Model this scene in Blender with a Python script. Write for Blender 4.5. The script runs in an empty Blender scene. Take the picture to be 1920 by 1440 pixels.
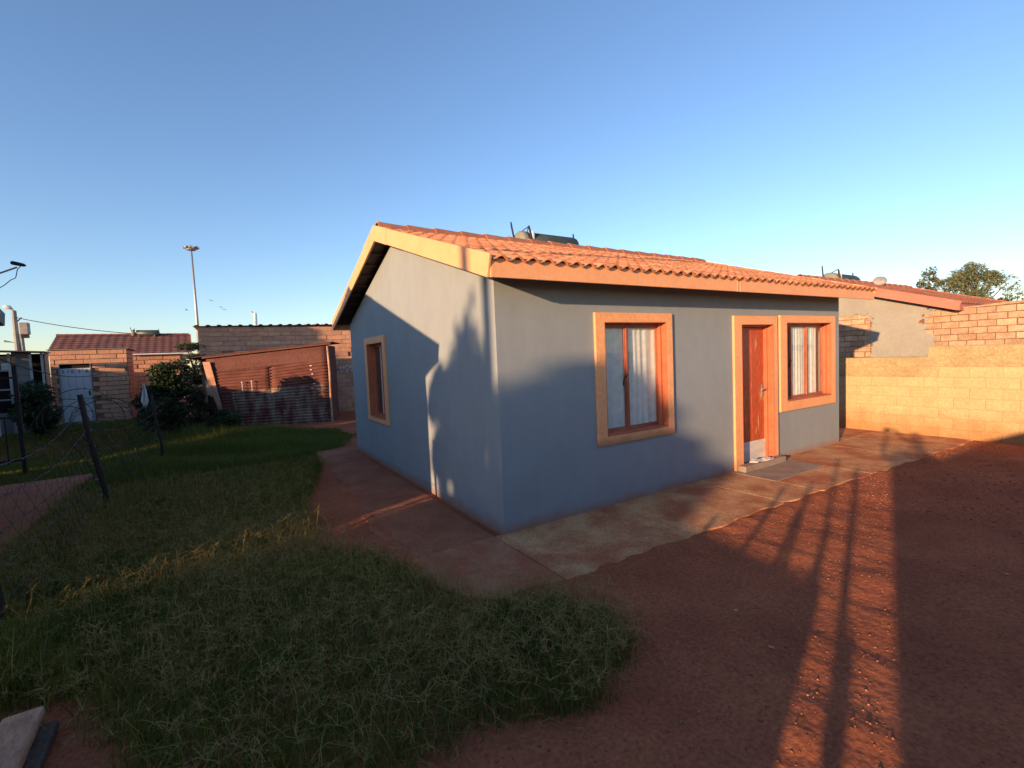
import bpy, bmesh, math, random
import numpy as np
from mathutils import Vector, Matrix
random.seed(7); rng = np.random.default_rng(7)
SC = bpy.context.scene
COL = SC.collection

# ---------------------------------------------------------------- camera
CAM = Vector((-2.231, -3.866, 1.735))
_r = Vector((0.84877658, -0.52696387, -0.04344413))
_u = Vector((0.06805832, 0.02740086, 0.997305))
_f = Vector((0.5243533, 0.84944586, -0.05912149))
cd = bpy.data.cameras.new('camera'); cam = bpy.data.objects.new('camera', cd); COL.objects.link(cam)
cam.matrix_world = Matrix(((_r.x, _u.x, -_f.x, CAM.x), (_r.y, _u.y, -_f.y, CAM.y), (_r.z, _u.z, -_f.z, CAM.z), (0, 0, 0, 1)))
cd.sensor_width = 36; cd.lens = 881.55 / 1920 * 36; cd.clip_start = 0.03; cd.clip_end = 3000
SC.camera = cam
# ---------------------------------------------------------------- light
SUN_EL = math.radians(8.57); AZ = math.radians(19.69)
SUN_D = Vector((math.cos(AZ) * math.cos(SUN_EL), math.sin(AZ) * math.cos(SUN_EL), -math.sin(SUN_EL)))
w = bpy.data.worlds.new('World'); SC.world = w; w.use_nodes = True
nt = w.node_tree; nt.nodes.clear()
sky = nt.nodes.new('ShaderNodeTexSky'); sky.sky_type = 'NISHITA'; sky.sun_disc = False
sky.sun_elevation = SUN_EL; sky.sun_rotation = math.radians(250.31)
sky.altitude = 0; sky.air_density = 1.0; sky.dust_density = 0.25; sky.ozone_density = 3.0
bg = nt.nodes.new('ShaderNodeBackground'); bg.inputs['Strength'].default_value = 0.15
wo = nt.nodes.new('ShaderNodeOutputWorld')
tint = nt.nodes.new('ShaderNodeVectorMath'); tint.operation = 'MULTIPLY'; tint.inputs[1].default_value = (1.08, 0.97, 1.0); nt.links.new(sky.outputs[0], tint.inputs[0]); nt.links.new(tint.outputs[0], bg.inputs[0]); nt.links.new(bg.outputs[0], wo.inputs[0])
sd = bpy.data.lights.new('sun', 'SUN'); sd.energy = 4.5; sd.angle = math.radians(0.53); sd.color = (1.0, 0.63, 0.34)
so = bpy.data.objects.new('sun', sd); COL.objects.link(so); so.rotation_euler = SUN_D.to_track_quat('-Z', 'Y').to_euler(); so.location = (-20, -10, 20)
SC.view_settings.view_transform = 'Standard'; SC.view_settings.look = 'None'; SC.view_settings.gamma = 1
SC.view_settings.exposure = 1.05; SC.view_settings.use_curve_mapping = False

# ---------------------------------------------------------------- materials
M = {}
def mat(name, col, col2=None, rough=0.85, scale=3.0, detail=6, var=0.18, fine=60, bump=0.0, bscale=80, metal=0.0,
        rand=0.0, dust=None, spec=0.3, attr=False, stretch=(1, 1, 1), lo=0.35, hi=0.65, trans=0.0):
    m = bpy.data.materials.new(name); m.use_nodes = True; t = m.node_tree; N = t.nodes; L = t.links
    b = N['Principled BSDF']; b.inputs['Roughness'].default_value = rough; b.inputs['Metallic'].default_value = metal
    b.inputs['Specular IOR Level'].default_value = spec
    tc = N.new('ShaderNodeTexCoord'); mp = N.new('ShaderNodeMapping'); mp.inputs['Scale'].default_value = stretch
    L.new(tc.outputs['Object'], mp.inputs[0]); vec = mp.outputs[0]
    if rand:
        oi = N.new('ShaderNodeObjectInfo'); ad = N.new('ShaderNodeVectorMath'); ad.operation = 'MULTIPLY_ADD'
        cx = N.new('ShaderNodeCombineXYZ'); L.new(oi.outputs['Random'], cx.inputs[0]); L.new(oi.outputs['Random'], cx.inputs[1])
        ad.inputs[1].default_value = (37, 53, 11); L.new(cx.outputs[0], ad.inputs[0]); L.new(vec, ad.inputs[2]); vec = ad.outputs[0]
    n1 = N.new('ShaderNodeTexNoise'); n1.inputs['Scale'].default_value = scale; n1.inputs['Detail'].default_value = detail; n1.inputs['Roughness'].default_value = 0.6
    L.new(vec, n1.inputs['Vector'])
    mr = N.new('ShaderNodeMapRange'); mr.inputs[1].default_value = lo; mr.inputs[2].default_value = hi; L.new(n1.outputs[0], mr.inputs[0])
    mx = N.new('ShaderNodeMix'); mx.data_type = 'RGBA'
    c2 = col2 or tuple(c * (1 - var * 1.6) for c in col)
    L.new(mr.outputs[0], mx.inputs[0]); mx.inputs[6].default_value = (*c2, 1); mx.inputs[7].default_value = (*col, 1)
    out = mx.outputs[2]
    if attr:
        at = N.new('ShaderNodeAttribute'); at.attribute_name = 'Col'; out = at.outputs['Color']
    n2 = N.new('ShaderNodeTexNoise'); n2.inputs['Scale'].default_value = fine; n2.inputs['Detail'].default_value = 4; L.new(vec, n2.inputs['Vector'])
    m2 = N.new('ShaderNodeMapRange'); m2.inputs[1].default_value = 0.3; m2.inputs[2].default_value = 0.7; m2.inputs[3].default_value = 1 - var; m2.inputs[4].default_value = 1 + var * 0.6
    L.new(n2.outputs[0], m2.inputs[0])
    vm = N.new('ShaderNodeVectorMath'); vm.operation = 'SCALE'; L.new(out, vm.inputs[0]); L.new(m2.outputs[0], vm.inputs['Scale']); out = vm.outputs[0]
    if rand:
        m3 = N.new('ShaderNodeMapRange'); m3.inputs[3].default_value = 1 - rand; m3.inputs[4].default_value = 1 + rand; L.new(oi.outputs['Random'], m3.inputs[0])
        v3 = N.new('ShaderNodeVectorMath'); v3.operation = 'SCALE'; L.new(out, v3.inputs[0]); L.new(m3.outputs[0], v3.inputs['Scale']); out = v3.outputs[0]
    if dust:   # (colour, z0, z1, strength): soil splashed up from the ground, with a ragged upper limit
        dc, z0, z1, st = dust
        gp = N.new('ShaderNodeNewGeometry'); sx = N.new('ShaderNodeSeparateXYZ'); L.new(gp.outputs['Position'], sx.inputs[0])
        nd = N.new('ShaderNodeTexNoise'); nd.inputs['Scale'].default_value = 5; nd.inputs['Detail'].default_value = 7; L.new(gp.outputs['Position'], nd.inputs['Vector'])
        ma = N.new('ShaderNodeMath'); ma.operation = 'MULTIPLY_ADD'; ma.inputs[1].default_value = (z1 - z0) * 1.2; L.new(nd.outputs[0], ma.inputs[0]); 
        mb = N.new('ShaderNodeMath'); mb.operation = 'SUBTRACT'; L.new(sx.outputs['Z'], mb.inputs[0]); ma.inputs[2].default_value = -(z1 - z0) * 0.6; L.new(ma.outputs[0], mb.inputs[1])
        md = N.new('ShaderNodeMapRange'); md.inputs[1].default_value = z0; md.inputs[2].default_value = z1; md.inputs[3].default_value = st; md.inputs[4].default_value = 0; L.new(mb.outputs[0], md.inputs[0])
        m4 = N.new('ShaderNodeMix'); m4.data_type = 'RGBA'; L.new(md.outputs[0], m4.inputs[0]); L.new(out, m4.inputs[6]); m4.inputs[7].default_value = (*dc, 1); out = m4.outputs[2]
    L.new(out, b.inputs['Base Color'])
    if bump:
        n4 = N.new('ShaderNodeTexNoise'); n4.inputs['Scale'].default_value = bscale; n4.inputs['Detail'].default_value = 5; L.new(vec, n4.inputs['Vector'])
        bp = N.new('ShaderNodeBump'); bp.inputs['Strength'].default_value = min(1, bump); bp.inputs['Distance'].default_value = 0.02; L.new(n4.outputs[0], bp.inputs['Height'])
        L.new(bp.outputs[0], b.inputs['Normal'])
    if trans:
        ms = N.new('ShaderNodeMixShader'); ms.inputs[0].default_value = trans; tl = N.new('ShaderNodeBsdfTranslucent'); L.new(out, tl.inputs[0])
        L.new(b.outputs[0], ms.inputs[1]); L.new(tl.outputs[0], ms.inputs[2]); L.new(ms.outputs[0], N['Material Output'].inputs[0])
    M[name] = m; return m

SOIL = (0.20, 0.085, 0.048)
mat('soil', (0.40, 0.132, 0.062), (0.29, 0.09, 0.044), scale=1.3, var=0.3, fine=45, bump=0.5, bscale=18, rough=0.95, spec=0.1)
mat('wall_paint', (0.258, 0.29, 0.312), (0.24, 0.27, 0.291), scale=1.3, var=0.045, fine=6, stretch=(1.2, 1.2, 0.7), bump=0.16, bscale=160, rough=0.75, dust=((0.30, 0.13, 0.075), 0.0, 0.13, 0.8))
mat('wall_paint_grey', (0.29, 0.275, 0.24), (0.255, 0.24, 0.21), scale=1.5, var=0.07, fine=14, bump=0.15, bscale=140, rough=0.85, dust=(SOIL, 0.0, 0.5, 0.5))
mat('peach', (0.80, 0.385, 0.18), (0.74, 0.35, 0.165), scale=2.5, var=0.07, fine=25, bump=0.08, rough=0.55)
mat('peach_stained', (0.80, 0.385, 0.18), (0.73, 0.345, 0.16), scale=3.5, var=0.12, fine=25, bump=0.1, rough=0.6, dust=((0.16, 0.08, 0.04), 0.72, 0.80, 0.55))
mat('salmon', (0.50, 0.17, 0.12), (0.44, 0.14, 0.10), scale=2.5, var=0.1, rough=0.6)
mat('reveal_red', (0.50, 0.15, 0.07), (0.40, 0.11, 0.055), scale=3, var=0.12, fine=30, rough=0.5)
mat('frame_red', (0.42, 0.12, 0.06), (0.28, 0.075, 0.04), scale=4, var=0.12, fine=30, rough=0.45, spec=0.5)
mat('tile', (0.64, 0.29, 0.155), (0.50, 0.20, 0.105), scale=5, var=0.22, fine=70, bump=0.25, bscale=120, rand=0.2, rough=0.9, spec=0.2)
mat('tile_far', (0.42, 0.17, 0.09), (0.3, 0.11, 0.065), scale=1.5, var=0.3, fine=18, rough=0.9)
mat('tile_maroon', (0.25, 0.105, 0.08), (0.19, 0.08, 0.065), scale=1.5, var=0.25, fine=14, rough=0.85)
mat('ridge_mat', (0.42, 0.165, 0.09), (0.33, 0.13, 0.075), scale=4, var=0.2, fine=40, bump=0.2, rand=0.1, rough=0.9)
mat('underlay', (0.10, 0.075, 0.065), scale=3, var=0.3, rough=0.9)
mat('concrete', (0.60, 0.335, 0.16), (0.42, 0.15, 0.07), scale=1.9, lo=0.40, hi=0.62, var=0.26, fine=45, bump=0.5, bscale=55, rough=0.92, spec=0.15)
mat('concrete_red', (0.40, 0.15, 0.08), (0.29, 0.10, 0.055), scale=2.4, var=0.22, fine=45, bump=0.5, bscale=55, rough=0.92, spec=0.15)
mat('concrete_mid', (0.50, 0.25, 0.14), (0.39, 0.135, 0.068), lo=0.42, hi=0.64, scale=2.0, var=0.22, fine=45, bump=0.5, bscale=55, rough=0.92, spec=0.15)
mat('old_plank', (0.56, 0.35, 0.22), (0.38, 0.20, 0.12), scale=5, var=0.25, fine=30, bump=0.3, rough=0.9, stretch=(4, 1, 4))
mat('concrete_grey', (0.33, 0.32, 0.30), (0.25, 0.235, 0.21), scale=4, var=0.18, fine=35, bump=0.3, rough=0.85)
mat('mortar_yellow', (0.47, 0.34, 0.19), (0.40, 0.28, 0.15), scale=2.2, var=0.16, fine=30, bump=0.6, bscale=45, rough=0.95, spec=0.1, dust=((0.34, 0.16, 0.065), 0.05, 0.5, 0.8))
mat('block_yellow', (0.50, 0.365, 0.205), (0.45, 0.315, 0.17), rand=0.02, scale=2.2, var=0.14, fine=26, bump=0.55, bscale=38, rough=0.95, spec=0.1, dust=((0.34, 0.16, 0.065), 0.05, 0.5, 0.8))
mat('block_weathered', (0.42, 0.31, 0.17), (0.30, 0.235, 0.13), rand=0.08, scale=3.5, var=0.2, fine=26, bump=0.7, bscale=38, rough=0.95, spec=0.1)
mat('brick_pale', (0.46, 0.33, 0.225), (0.36, 0.215, 0.13), scale=6, var=0.25, fine=50, bump=0.45, rand=0.22, rough=0.95)
mat('brick_orange', (0.62, 0.34, 0.215), (0.52, 0.27, 0.165), scale=6, var=0.2, fine=60, bump=0.35, rand=0.14, rough=0.95)
mat('brick_old', (0.62, 0.335, 0.215), (0.52, 0.265, 0.165), scale=5, var=0.22, fine=40, bump=0.4, rand=0.16, rough=0.95)
mat('mortar', (0.30, 0.20, 0.14), (0.2, 0.12, 0.085), scale=6, var=0.25, bump=0.4, rough=0.95)
mat('mortar_red', (0.30, 0.13, 0.07), (0.2, 0.085, 0.05), scale=6, var=0.25, bump=0.4, rough=0.95)
mat('metal_dark', (0.035, 0.033, 0.035), scale=9, var=0.3, rough=0.55, metal=0.3)
mat('post_dark', (0.025, 0.021, 0.02), (0.04, 0.025, 0.02), scale=9, var=0.3, rough=0.8)
mat('galv', (0.42, 0.43, 0.44), scale=6, var=0.15, rough=0.5, metal=0.6)
mat('galv_dull', (0.35, 0.34, 0.33), (0.26, 0.22, 0.19), scale=4, var=0.15, rough=0.7, metal=0.2)
mat('white_paint', (0.72, 0.71, 0.68), (0.6, 0.58, 0.54), scale=5, var=0.1, rough=0.55)
mat('cloth_white', (0.75, 0.73, 0.72), scale=5, var=0.1, rough=0.95, trans=0.25)
mat('lace', (0.94, 0.92, 0.89), scale=20, var=0.06, fine=90, rough=0.95, trans=0.12)
mat('door_wood', (0.46, 0.085, 0.03), (0.60, 0.30, 0.11), scale=2.6, var=0.3, fine=14, rough=0.5, spec=0.4, stretch=(3, 3, 0.8), lo=0.31, hi=0.40)
mat('door_bare', (0.55, 0.33, 0.14), (0.42, 0.22, 0.09), scale=8, var=0.25, rough=0.8)
mat('kick', (0.66, 0.64, 0.60), (0.5, 0.47, 0.43), scale=4, var=0.15, rough=0.4, stretch=(1, 1, 4))
mat('door_blue', (0.58, 0.62, 0.65), (0.50, 0.54, 0.57), scale=2, var=0.12, rough=0.6)
mat('ink', (0.03, 0.035, 0.05), scale=5, var=0.2, rough=0.8)
mat('rust', (0.17, 0.062, 0.045), (0.105, 0.036, 0.03), scale=2.3, var=0.3, fine=25, bump=0.3, rough=0.85, stretch=(1, 1, 2))
mat('rust_flat', (0.155, 0.065, 0.052), (0.12, 0.046, 0.04), scale=2.0, var=0.25, fine=22, bump=0.5, bscale=14, rough=0.9)
mat('sheet_stained', (0.30, 0.24, 0.18), (0.12, 0.042, 0.03), scale=3.0, var=0.25, fine=20, rough=0.8, stretch=(1.6, 1.6, 0.6), lo=0.40, hi=0.68)
mat('sheet_pale', (0.52, 0.33, 0.22), (0.34, 0.13, 0.08), scale=3, var=0.2, rough=0.8, lo=0.3, hi=0.6)
mat('grey_board', (0.24, 0.22, 0.21), (0.18, 0.165, 0.155), scale=3, var=0.2, rough=0.9, stretch=(1, 1, 3))
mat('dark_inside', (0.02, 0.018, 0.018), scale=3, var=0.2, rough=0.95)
mat('tank', (0.035, 0.05, 0.05), scale=3, var=0.2, rough=0.45, spec=0.4)
mat('tank_end', (0.23, 0.235, 0.19), (0.18, 0.18, 0.14), scale=5, var=0.15, rough=0.7)
mat('bark', (0.12, 0.085, 0.06), (0.07, 0.05, 0.038), scale=9, var=0.3, bump=0.5, rough=0.95)
mat('grass', (0.08, 0.1, 0.03), attr=True, var=0.12, rough=0.9, spec=0.04, trans=0.3)
mat('leaf', (0.08, 0.1, 0.03), attr=True, var=0.12, rough=0.65, spec=0.25, trans=0.25)
mat('stone', (0.30, 0.15, 0.09), (0.2, 0.09, 0.055), attr=True, var=0.2, fine=90, rough=0.95)
mat('bird_dark', (0.03, 0.03, 0.035), var=0.2)
mat('skin', (0.16, 0.085, 0.055), var=0.08, rough=0.6)
mat('denim', (0.06, 0.08, 0.14), var=0.15, rough=0.9)
mat('shirt', (0.25, 0.25, 0.28), var=0.15, rough=0.9)
mat('hair', (0.015, 0.012, 0.011), var=0.2, rough=0.9)
mat('phone_black', (0.02, 0.02, 0.022), var=0.1, rough=0.3)
mat('screed_grey', (0.33, 0.26, 0.20), (0.26, 0.18, 0.13), scale=5, var=0.2, rough=0.75)
mat('asbestos', (0.27, 0.25, 0.235), (0.2, 0.18, 0.165), scale=3, var=0.2, rough=0.9)

def glass(name):
    m = bpy.data.materials.new(name); m.use_nodes = True; t = m.node_tree; N = t.nodes; L = t.links; N.remove(N['Principled BSDF'])
    tr = N.new('ShaderNodeBsdfTransparent'); tr.inputs[0].default_value = (0.95, 0.97, 0.96, 1)
    gl = N.new('ShaderNodeBsdfGlossy'); gl.inputs['Roughness'].default_value = 0.015; gl.inputs[0].default_value = (0.95, 0.97, 1, 1)
    df = N.new('ShaderNodeBsdfDiffuse'); df.inputs[0].default_value = (0.42, 0.36, 0.30, 1)
    fr = N.new('ShaderNodeFresnel'); ge = N.new('ShaderNodeNewGeometry'); bf = N.new('ShaderNodeMapRange'); bf.inputs[3].default_value = 1.5; bf.inputs[4].default_value = 1 / 1.5; L.new(ge.outputs['Backfacing'], bf.inputs[0]); L.new(bf.outputs[0], fr.inputs[0])
    mm = N.new('ShaderNodeMath'); mm.operation = 'MULTIPLY_ADD'; mm.inputs[1].default_value = 0.7; mm.inputs[2].default_value = 0.0; mm.use_clamp = True; L.new(fr.outputs[0], mm.inputs[0])
    no = N.new('ShaderNodeTexNoise'); no.inputs['Scale'].default_value = 9; no.inputs['Detail'].default_value = 8
    tc = N.new('ShaderNodeTexCoord'); L.new(tc.outputs['Object'], no.inputs['Vector'])
    mr = N.new('ShaderNodeMapRange'); mr.inputs[1].default_value = 0.4; mr.inputs[2].default_value = 0.75; mr.inputs[3].default_value = 0.02; mr.inputs[4].default_value = 0.09; L.new(no.outputs[0], mr.inputs[0])
    a = N.new('ShaderNodeMixShader'); L.new(mr.outputs[0], a.inputs[0]); L.new(tr.outputs[0], a.inputs[1]); L.new(df.outputs[0], a.inputs[2])
    b = N.new('ShaderNodeMixShader'); L.new(mm.outputs[0], b.inputs[0]); L.new(a.outputs[0], b.inputs[1]); L.new(gl.outputs[0], b.inputs[2])
    L.new(b.outputs[0], N['Material Output'].inputs[0]); M[name] = m
glass('glass')

# ---------------------------------------------------------------- helpers
def tag(o, label=None, cat=None, group=None, kind=None):
    if label: o['label'] = label
    if cat: o['category'] = cat
    if group: o['group'] = group
    if kind: o['kind'] = kind
    return o
def thing(name, label, cat, loc=(0, 0, 0), rz=0.0, group=None, kind=None):
    o = bpy.data.objects.new(name, None); COL.objects.link(o); o.location = loc; o.rotation_euler = (0, 0, rz)
    o.empty_display_size = 0.2
    return tag(o, label, cat, group, kind)
def link(name, me, parent=None, loc=None, rot=None):
    o = bpy.data.objects.new(name, me); COL.objects.link(o)
    if parent: o.parent = parent
    if loc is not None: o.location = loc
    if rot is not None: o.rotation_euler = rot
    return o
class MB:
    def __init__(s): s.v = []; s.f = []
    def box(s, x0, x1, y0, y1, z0, z1):
        b = len(s.v)
        s.v += [(x0, y0, z0), (x1, y0, z0), (x1, y1, z0), (x0, y1, z0), (x0, y0, z1), (x1, y0, z1), (x1, y1, z1), (x0, y1, z1)]
        s.f += [tuple(b + i for i in q) for q in ((0, 3, 2, 1), (4, 5, 6, 7), (0, 1, 5, 4), (1, 2, 6, 5), (2, 3, 7, 6), (3, 0, 4, 7))]
        return s
    def prism(s, pts, ext):     # closed polygon of 3-D points swept by vector ext
        b = len(s.v); n = len(pts); e = Vector(ext)
        s.v += [tuple(p) for p in pts] + [tuple(Vector(p) + e) for p in pts]
        s.f += [tuple(b + i for i in range(n))[::-1], tuple(b + n + i for i in range(n))]
        s.f += [(b + i, b + (i + 1) % n, b + n + (i + 1) % n, b + n + i) for i in range(n)]
        return s
    def tube(s, pts, r, n=6, caps=True):
        P = [Vector(p) for p in pts]; R = r if isinstance(r, (list, tuple)) else [r] * len(P); b = len(s.v); up = None
        for i, p in enumerate(P):
            d = (P[min(i + 1, len(P) - 1)] - P[max(i - 1, 0)]).normalized()
            if up is None: up = Vector((0, 0, 1)) if abs(d.z) < 0.9 else Vector((1, 0, 0))
            a = (up - d * up.dot(d))
            if a.length < 1e-4: a = d.orthogonal()
            a.normalize(); up = a; c = d.cross(a)
            for k in range(n):
                t = 2 * math.pi * k / n; s.v.append(tuple(p + (a * math.cos(t) + c * math.sin(t)) * R[i]))
        for i in range(len(P) - 1):
            for k in range(n):
                k2 = (k + 1) % n; s.f.append((b + i * n + k, b + i * n + k2, b + (i + 1) * n + k2, b + (i + 1) * n + k))
        if caps:
            s.f.append(tuple(b + k for k in range(n))[::-1]); s.f.append(tuple(b + (len(P) - 1) * n + k for k in range(n)))
        return s
    def mesh(s, name, m, smooth=False):
        me = bpy.data.meshes.new(name); me.from_pydata(s.v, [], s.f); me.validate(); 
        bm = bmesh.new(); bm.from_mesh(me); bmesh.ops.recalc_face_normals(bm, faces=bm.faces); bm.to_mesh(me); bm.free()
        me.materials.append(M[m] if isinstance(m, str) else m)
        if smooth: me.polygons.foreach_set('use_smooth', [True] * len(me.polygons))
        return me
    def build(s, name, m, parent=None, smooth=False, bevel=0.0, loc=None, rot=None):
        o = link(name, s.mesh(name, m, smooth), parent, loc, rot)
        if bevel:
            bv = o.modifiers.new('bevel', 'BEVEL'); bv.width = bevel; bv.segments = 2; bv.limit_method = 'ANGLE'
        return o
def grid_wall(us, vs, solid, place, t):
    """solid(u,v) tells whether the cell centre is wall; place(u,v,d) maps to 3-D with depth d; returns MB"""
    mb = MB(); ix = {}
    def V(i, j, d):
        k = (i, j, d)
        if k not in ix: ix[k] = len(mb.v); mb.v.append(place(us[i], vs[j], t if d else 0.0))
        return ix[k]
    nu, nv = len(us) - 1, len(vs) - 1
    S = [[solid((us[i] + us[i + 1]) / 2, (vs[j] + vs[j + 1]) / 2) for j in range(nv)] for i in range(nu)]
    def at(i, j): return 0 <= i < nu and 0 <= j < nv and S[i][j]
    for i in range(nu):
        for j in range(nv):
            if not S[i][j]: continue
            mb.f.append((V(i, j, 0), V(i + 1, j, 0), V(i + 1, j + 1, 0), V(i, j + 1, 0)))
            mb.f.append((V(i, j, 1), V(i, j + 1, 1), V(i + 1, j + 1, 1), V(i + 1, j, 1)))
            for di, dj, a, b in ((-1, 0, (i, j), (i, j + 1)), (1, 0, (i + 1, j), (i + 1, j + 1)), (0, -1, (i, j), (i + 1, j)), (0, 1, (i, j + 1), (i + 1, j + 1))):
                if not at(i + di, j + dj): mb.f.append((V(*a, 0), V(*b, 0), V(*b, 1), V(*a, 1)))
    return mb
def raw_mesh(name, V, tris, m, cols=None, smooth=False):
    me = bpy.data.meshes.new(name); nv = len(V); nt_ = len(tris)
    me.vertices.add(nv); me.vertices.foreach_set('co', np.asarray(V, np.float32).ravel())
    me.loops.add(nt_ * 3); me.loops.foreach_set('vertex_index', np.asarray(tris, np.int32).ravel())
    me.polygons.add(nt_); me.polygons.foreach_set('loop_start', np.arange(0, nt_ * 3, 3, dtype=np.int32))
    try: me.polygons.foreach_set('loop_total', np.full(nt_, 3, np.int32))
    except Exception: pass
    me.update(calc_edges=True)
    if cols is not None:
        a = me.color_attributes.new('Col', 'FLOAT_COLOR', 'POINT'); c = np.ones((nv, 4), np.float32); c[:, :3] = cols; a.data.foreach_set('color', c.ravel())
    me.materials.append(M[m])
    if smooth: me.polygons.foreach_set('use_smooth', [True] * nt_)
    return me
def vnoise(x, y, seed=0):
    r = np.random.default_rng(seed); o = np.zeros_like(x)
    for k in range(6):
        fx, fy = r.normal(0, 1.0 + k * 0.7, 2); o += np.sin(x * fx + y * fy + r.uniform(0, 6.28)) / (1 + 0.35 * k)
    return o / 2.2
def text_obj(body, size, m, parent, mtx, name='lettering', width=1.0):
    cu = bpy.data.curves.new(name, 'FONT'); cu.body = body; cu.size = size; cu.extrude = 0.002; cu.space_character = width
    o = bpy.data.objects.new('tmp', cu); COL.objects.link(o); dg = bpy.context.evaluated_depsgraph_get(); dg.update()
    me = bpy.data.meshes.new_from_object(o.evaluated_get(dg)); bpy.data.objects.remove(o); me.materials.clear(); me.materials.append(M[m])
    t = link(name, me, parent); t.matrix_local = mtx; return t

# ---------------------------------------------------------------- ground
def sm(a, b, x): t = np.clip((x - a) / (b - a), 0, 1); return t * t * (3 - 2 * t)
def gz(x, y):
    x = np.asarray(x, float); y = np.asarray(y, float)
    rise = 0.35 * sm(9, 13, y) * sm(-3.2, -4.8, x)
    near = np.clip(1 - np.hypot(x, y) / 14, 0, 1)
    bumps = 0.014 * vnoise(x * 2.2, y * 2.2, 3) + 0.008 * vnoise(x * 6, y * 6, 5)
    clear = sm(0.0, 0.4, np.maximum(np.maximum(-0.2 - x - 0.9, x - 8.0), np.maximum(-y - 1.2, y - 6.2)) + 0.0)
    df = y - (-1.10 - 0.024 * x); dl = x - (-1.0 + 0.046 * y)
    k1 = np.exp(-(df / 0.13) ** 2) * sm(-0.9, -0.6, x) * sm(8.6, 8.2, x); k2 = np.exp(-(dl / 0.13) ** 2) * sm(-1.0, -0.6, y) * sm(6.3, 6.0, y)
    lap = (k1 + k2) * (0.031 + 0.022 * vnoise(x * 2.7, y * 2.7, 12) + 0.011 * vnoise(x * 9, y * 9, 13))
    return rise + bumps * near * clear - 0.012 * near + lap * near
def axis(lo, hi, core0, core1, step):
    a = [core0]; s = step
    core = list(np.arange(core0, core1 + 1e-6, step)); L = []; p = core0
    while p > lo: s *= 1.35; p -= s; L.append(max(p, lo))
    R = []; p = core1; s = step
    while p < hi: s *= 1.35; p += s; R.append(min(p, hi))
    return np.array(L[::-1] + core + R)
gx = axis(-900, 900, -5, 9, 0.05); gy = axis(-300, 1500, -4.5, 7, 0.05)
X, Y = np.meshgrid(gx, gy, indexing='ij'); Z = gz(X, Y)
V = np.stack([X, Y, Z], -1).reshape(-1, 3); n0, n1 = X.shape
i, j = np.meshgrid(np.arange(n0 - 1), np.arange(n1 - 1), indexing='ij'); a = (i * n1 + j).ravel()
T = np.concatenate([np.stack([a, a + n1, a + n1 + 1], 1), np.stack([a, a + n1 + 1, a + 1], 1)])
tag(link('ground', raw_mesh('ground', V, T, 'soil', smooth=True)), kind='structure')

# concrete apron: slabs with open joints and a worn, uneven outer edge
ap = thing('path', None, None, kind='structure')
def slab(pts, z=0.045, name='paving_slab', m='concrete'):
    MB().prism([(x, y, -0.15) for x, y in pts], (0, 0, 0.15 + z - 0.027)).build(name, m, ap, bevel=0.006)
def ragged(p, q, amp=0.035, step=0.11):
    n = max(2, int(math.hypot(q[0] - p[0], q[1] - p[1]) / step)); out = []
    n *= 2; s0 = random.uniform(0, 9)
    for k in range(n + 1):
        t = k / n; dx, dy = q[0] - p[0], q[1] - p[1]; l = math.hypot(dx, dy); o = amp * (0.55 * math.sin(s0 + t * l * 5.1) + 0.35 * math.sin(2 * s0 + t * l * 13.7)) + random.uniform(-0.004, 0.004) if 0 < k < n else 0
        out.append((p[0] + dx * t - dy / l * o, p[1] + dy * t + dx / l * o))
    return out
G = 0.006
fx = [-0.10, 1.40, 2.90, 3.62]
for k in range(3): slab([(fx[k] + G, 0.02)] + ragged((fx[k] + G, -1.08 - 0.01 * k), (fx[k + 1] - G, -1.09 - 0.02 * k)) + [(fx[k + 1] - G, 0.02)], 0.043)
slab([(3.62 + G, 0.02), (3.62 + G, -0.62), (4.85 - G, -0.60), (4.85 - G, 0.02)], 0.0455, 'door_pad', 'screed_grey')
slab([(3.62 + G, -0.632)] + ragged((3.62 + G, -1.13), (4.85 - G, -1.18)) + [(4.85 - G, -0.612)], 0.043)
slab([(4.85 + G, 0.02)] + ragged((4.85 + G, -1.18), (6.35 - G, -1.26)) + [(6.35 - G, 0.02)], 0.043)
slab([(6.35 + G, 0.02)] + ragged((6.35 + G, -1.26), (8.3, -1.3)) + [(8.3, 0.02)], 0.043)
slab([(6.75, 0.035), (8.3, 0.035), (8.3, 3.0), (6.75, 3.0)], 0.041)
slab(ragged((-1.0, -0.55), (-0.75, -0.96)) + ragged((-0.75, -0.96), (-0.10 - G, -1.08))[1:] + [(-0.10 - G, 0.02), (-1.0, 0.02)], 0.043, 'paving_slab', 'concrete_mid')
ly = [0.02, 1.55, 3.1, 4.6, 6.05]
for k in range(4):
    xa, xb = -1.0 + 0.07 * k, -1.0 + 0.07 * (k + 1)
    slab(ragged((xa, ly[k + 1] - G), (xa - 0.0, ly[k] + G), 0.045) + [(-0.10, ly[k] + G), (-0.10, ly[k + 1] - G)], 0.04 + 0.003 * (k % 2), 'paving_slab', 'concrete_red')
slab([(-0.10 + 0.02, 0.03), (0.03, 0.03), (0.03, 5.7), (-0.08, 5.7)], 0.012, 'soil_strip', 'soil')

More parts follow.
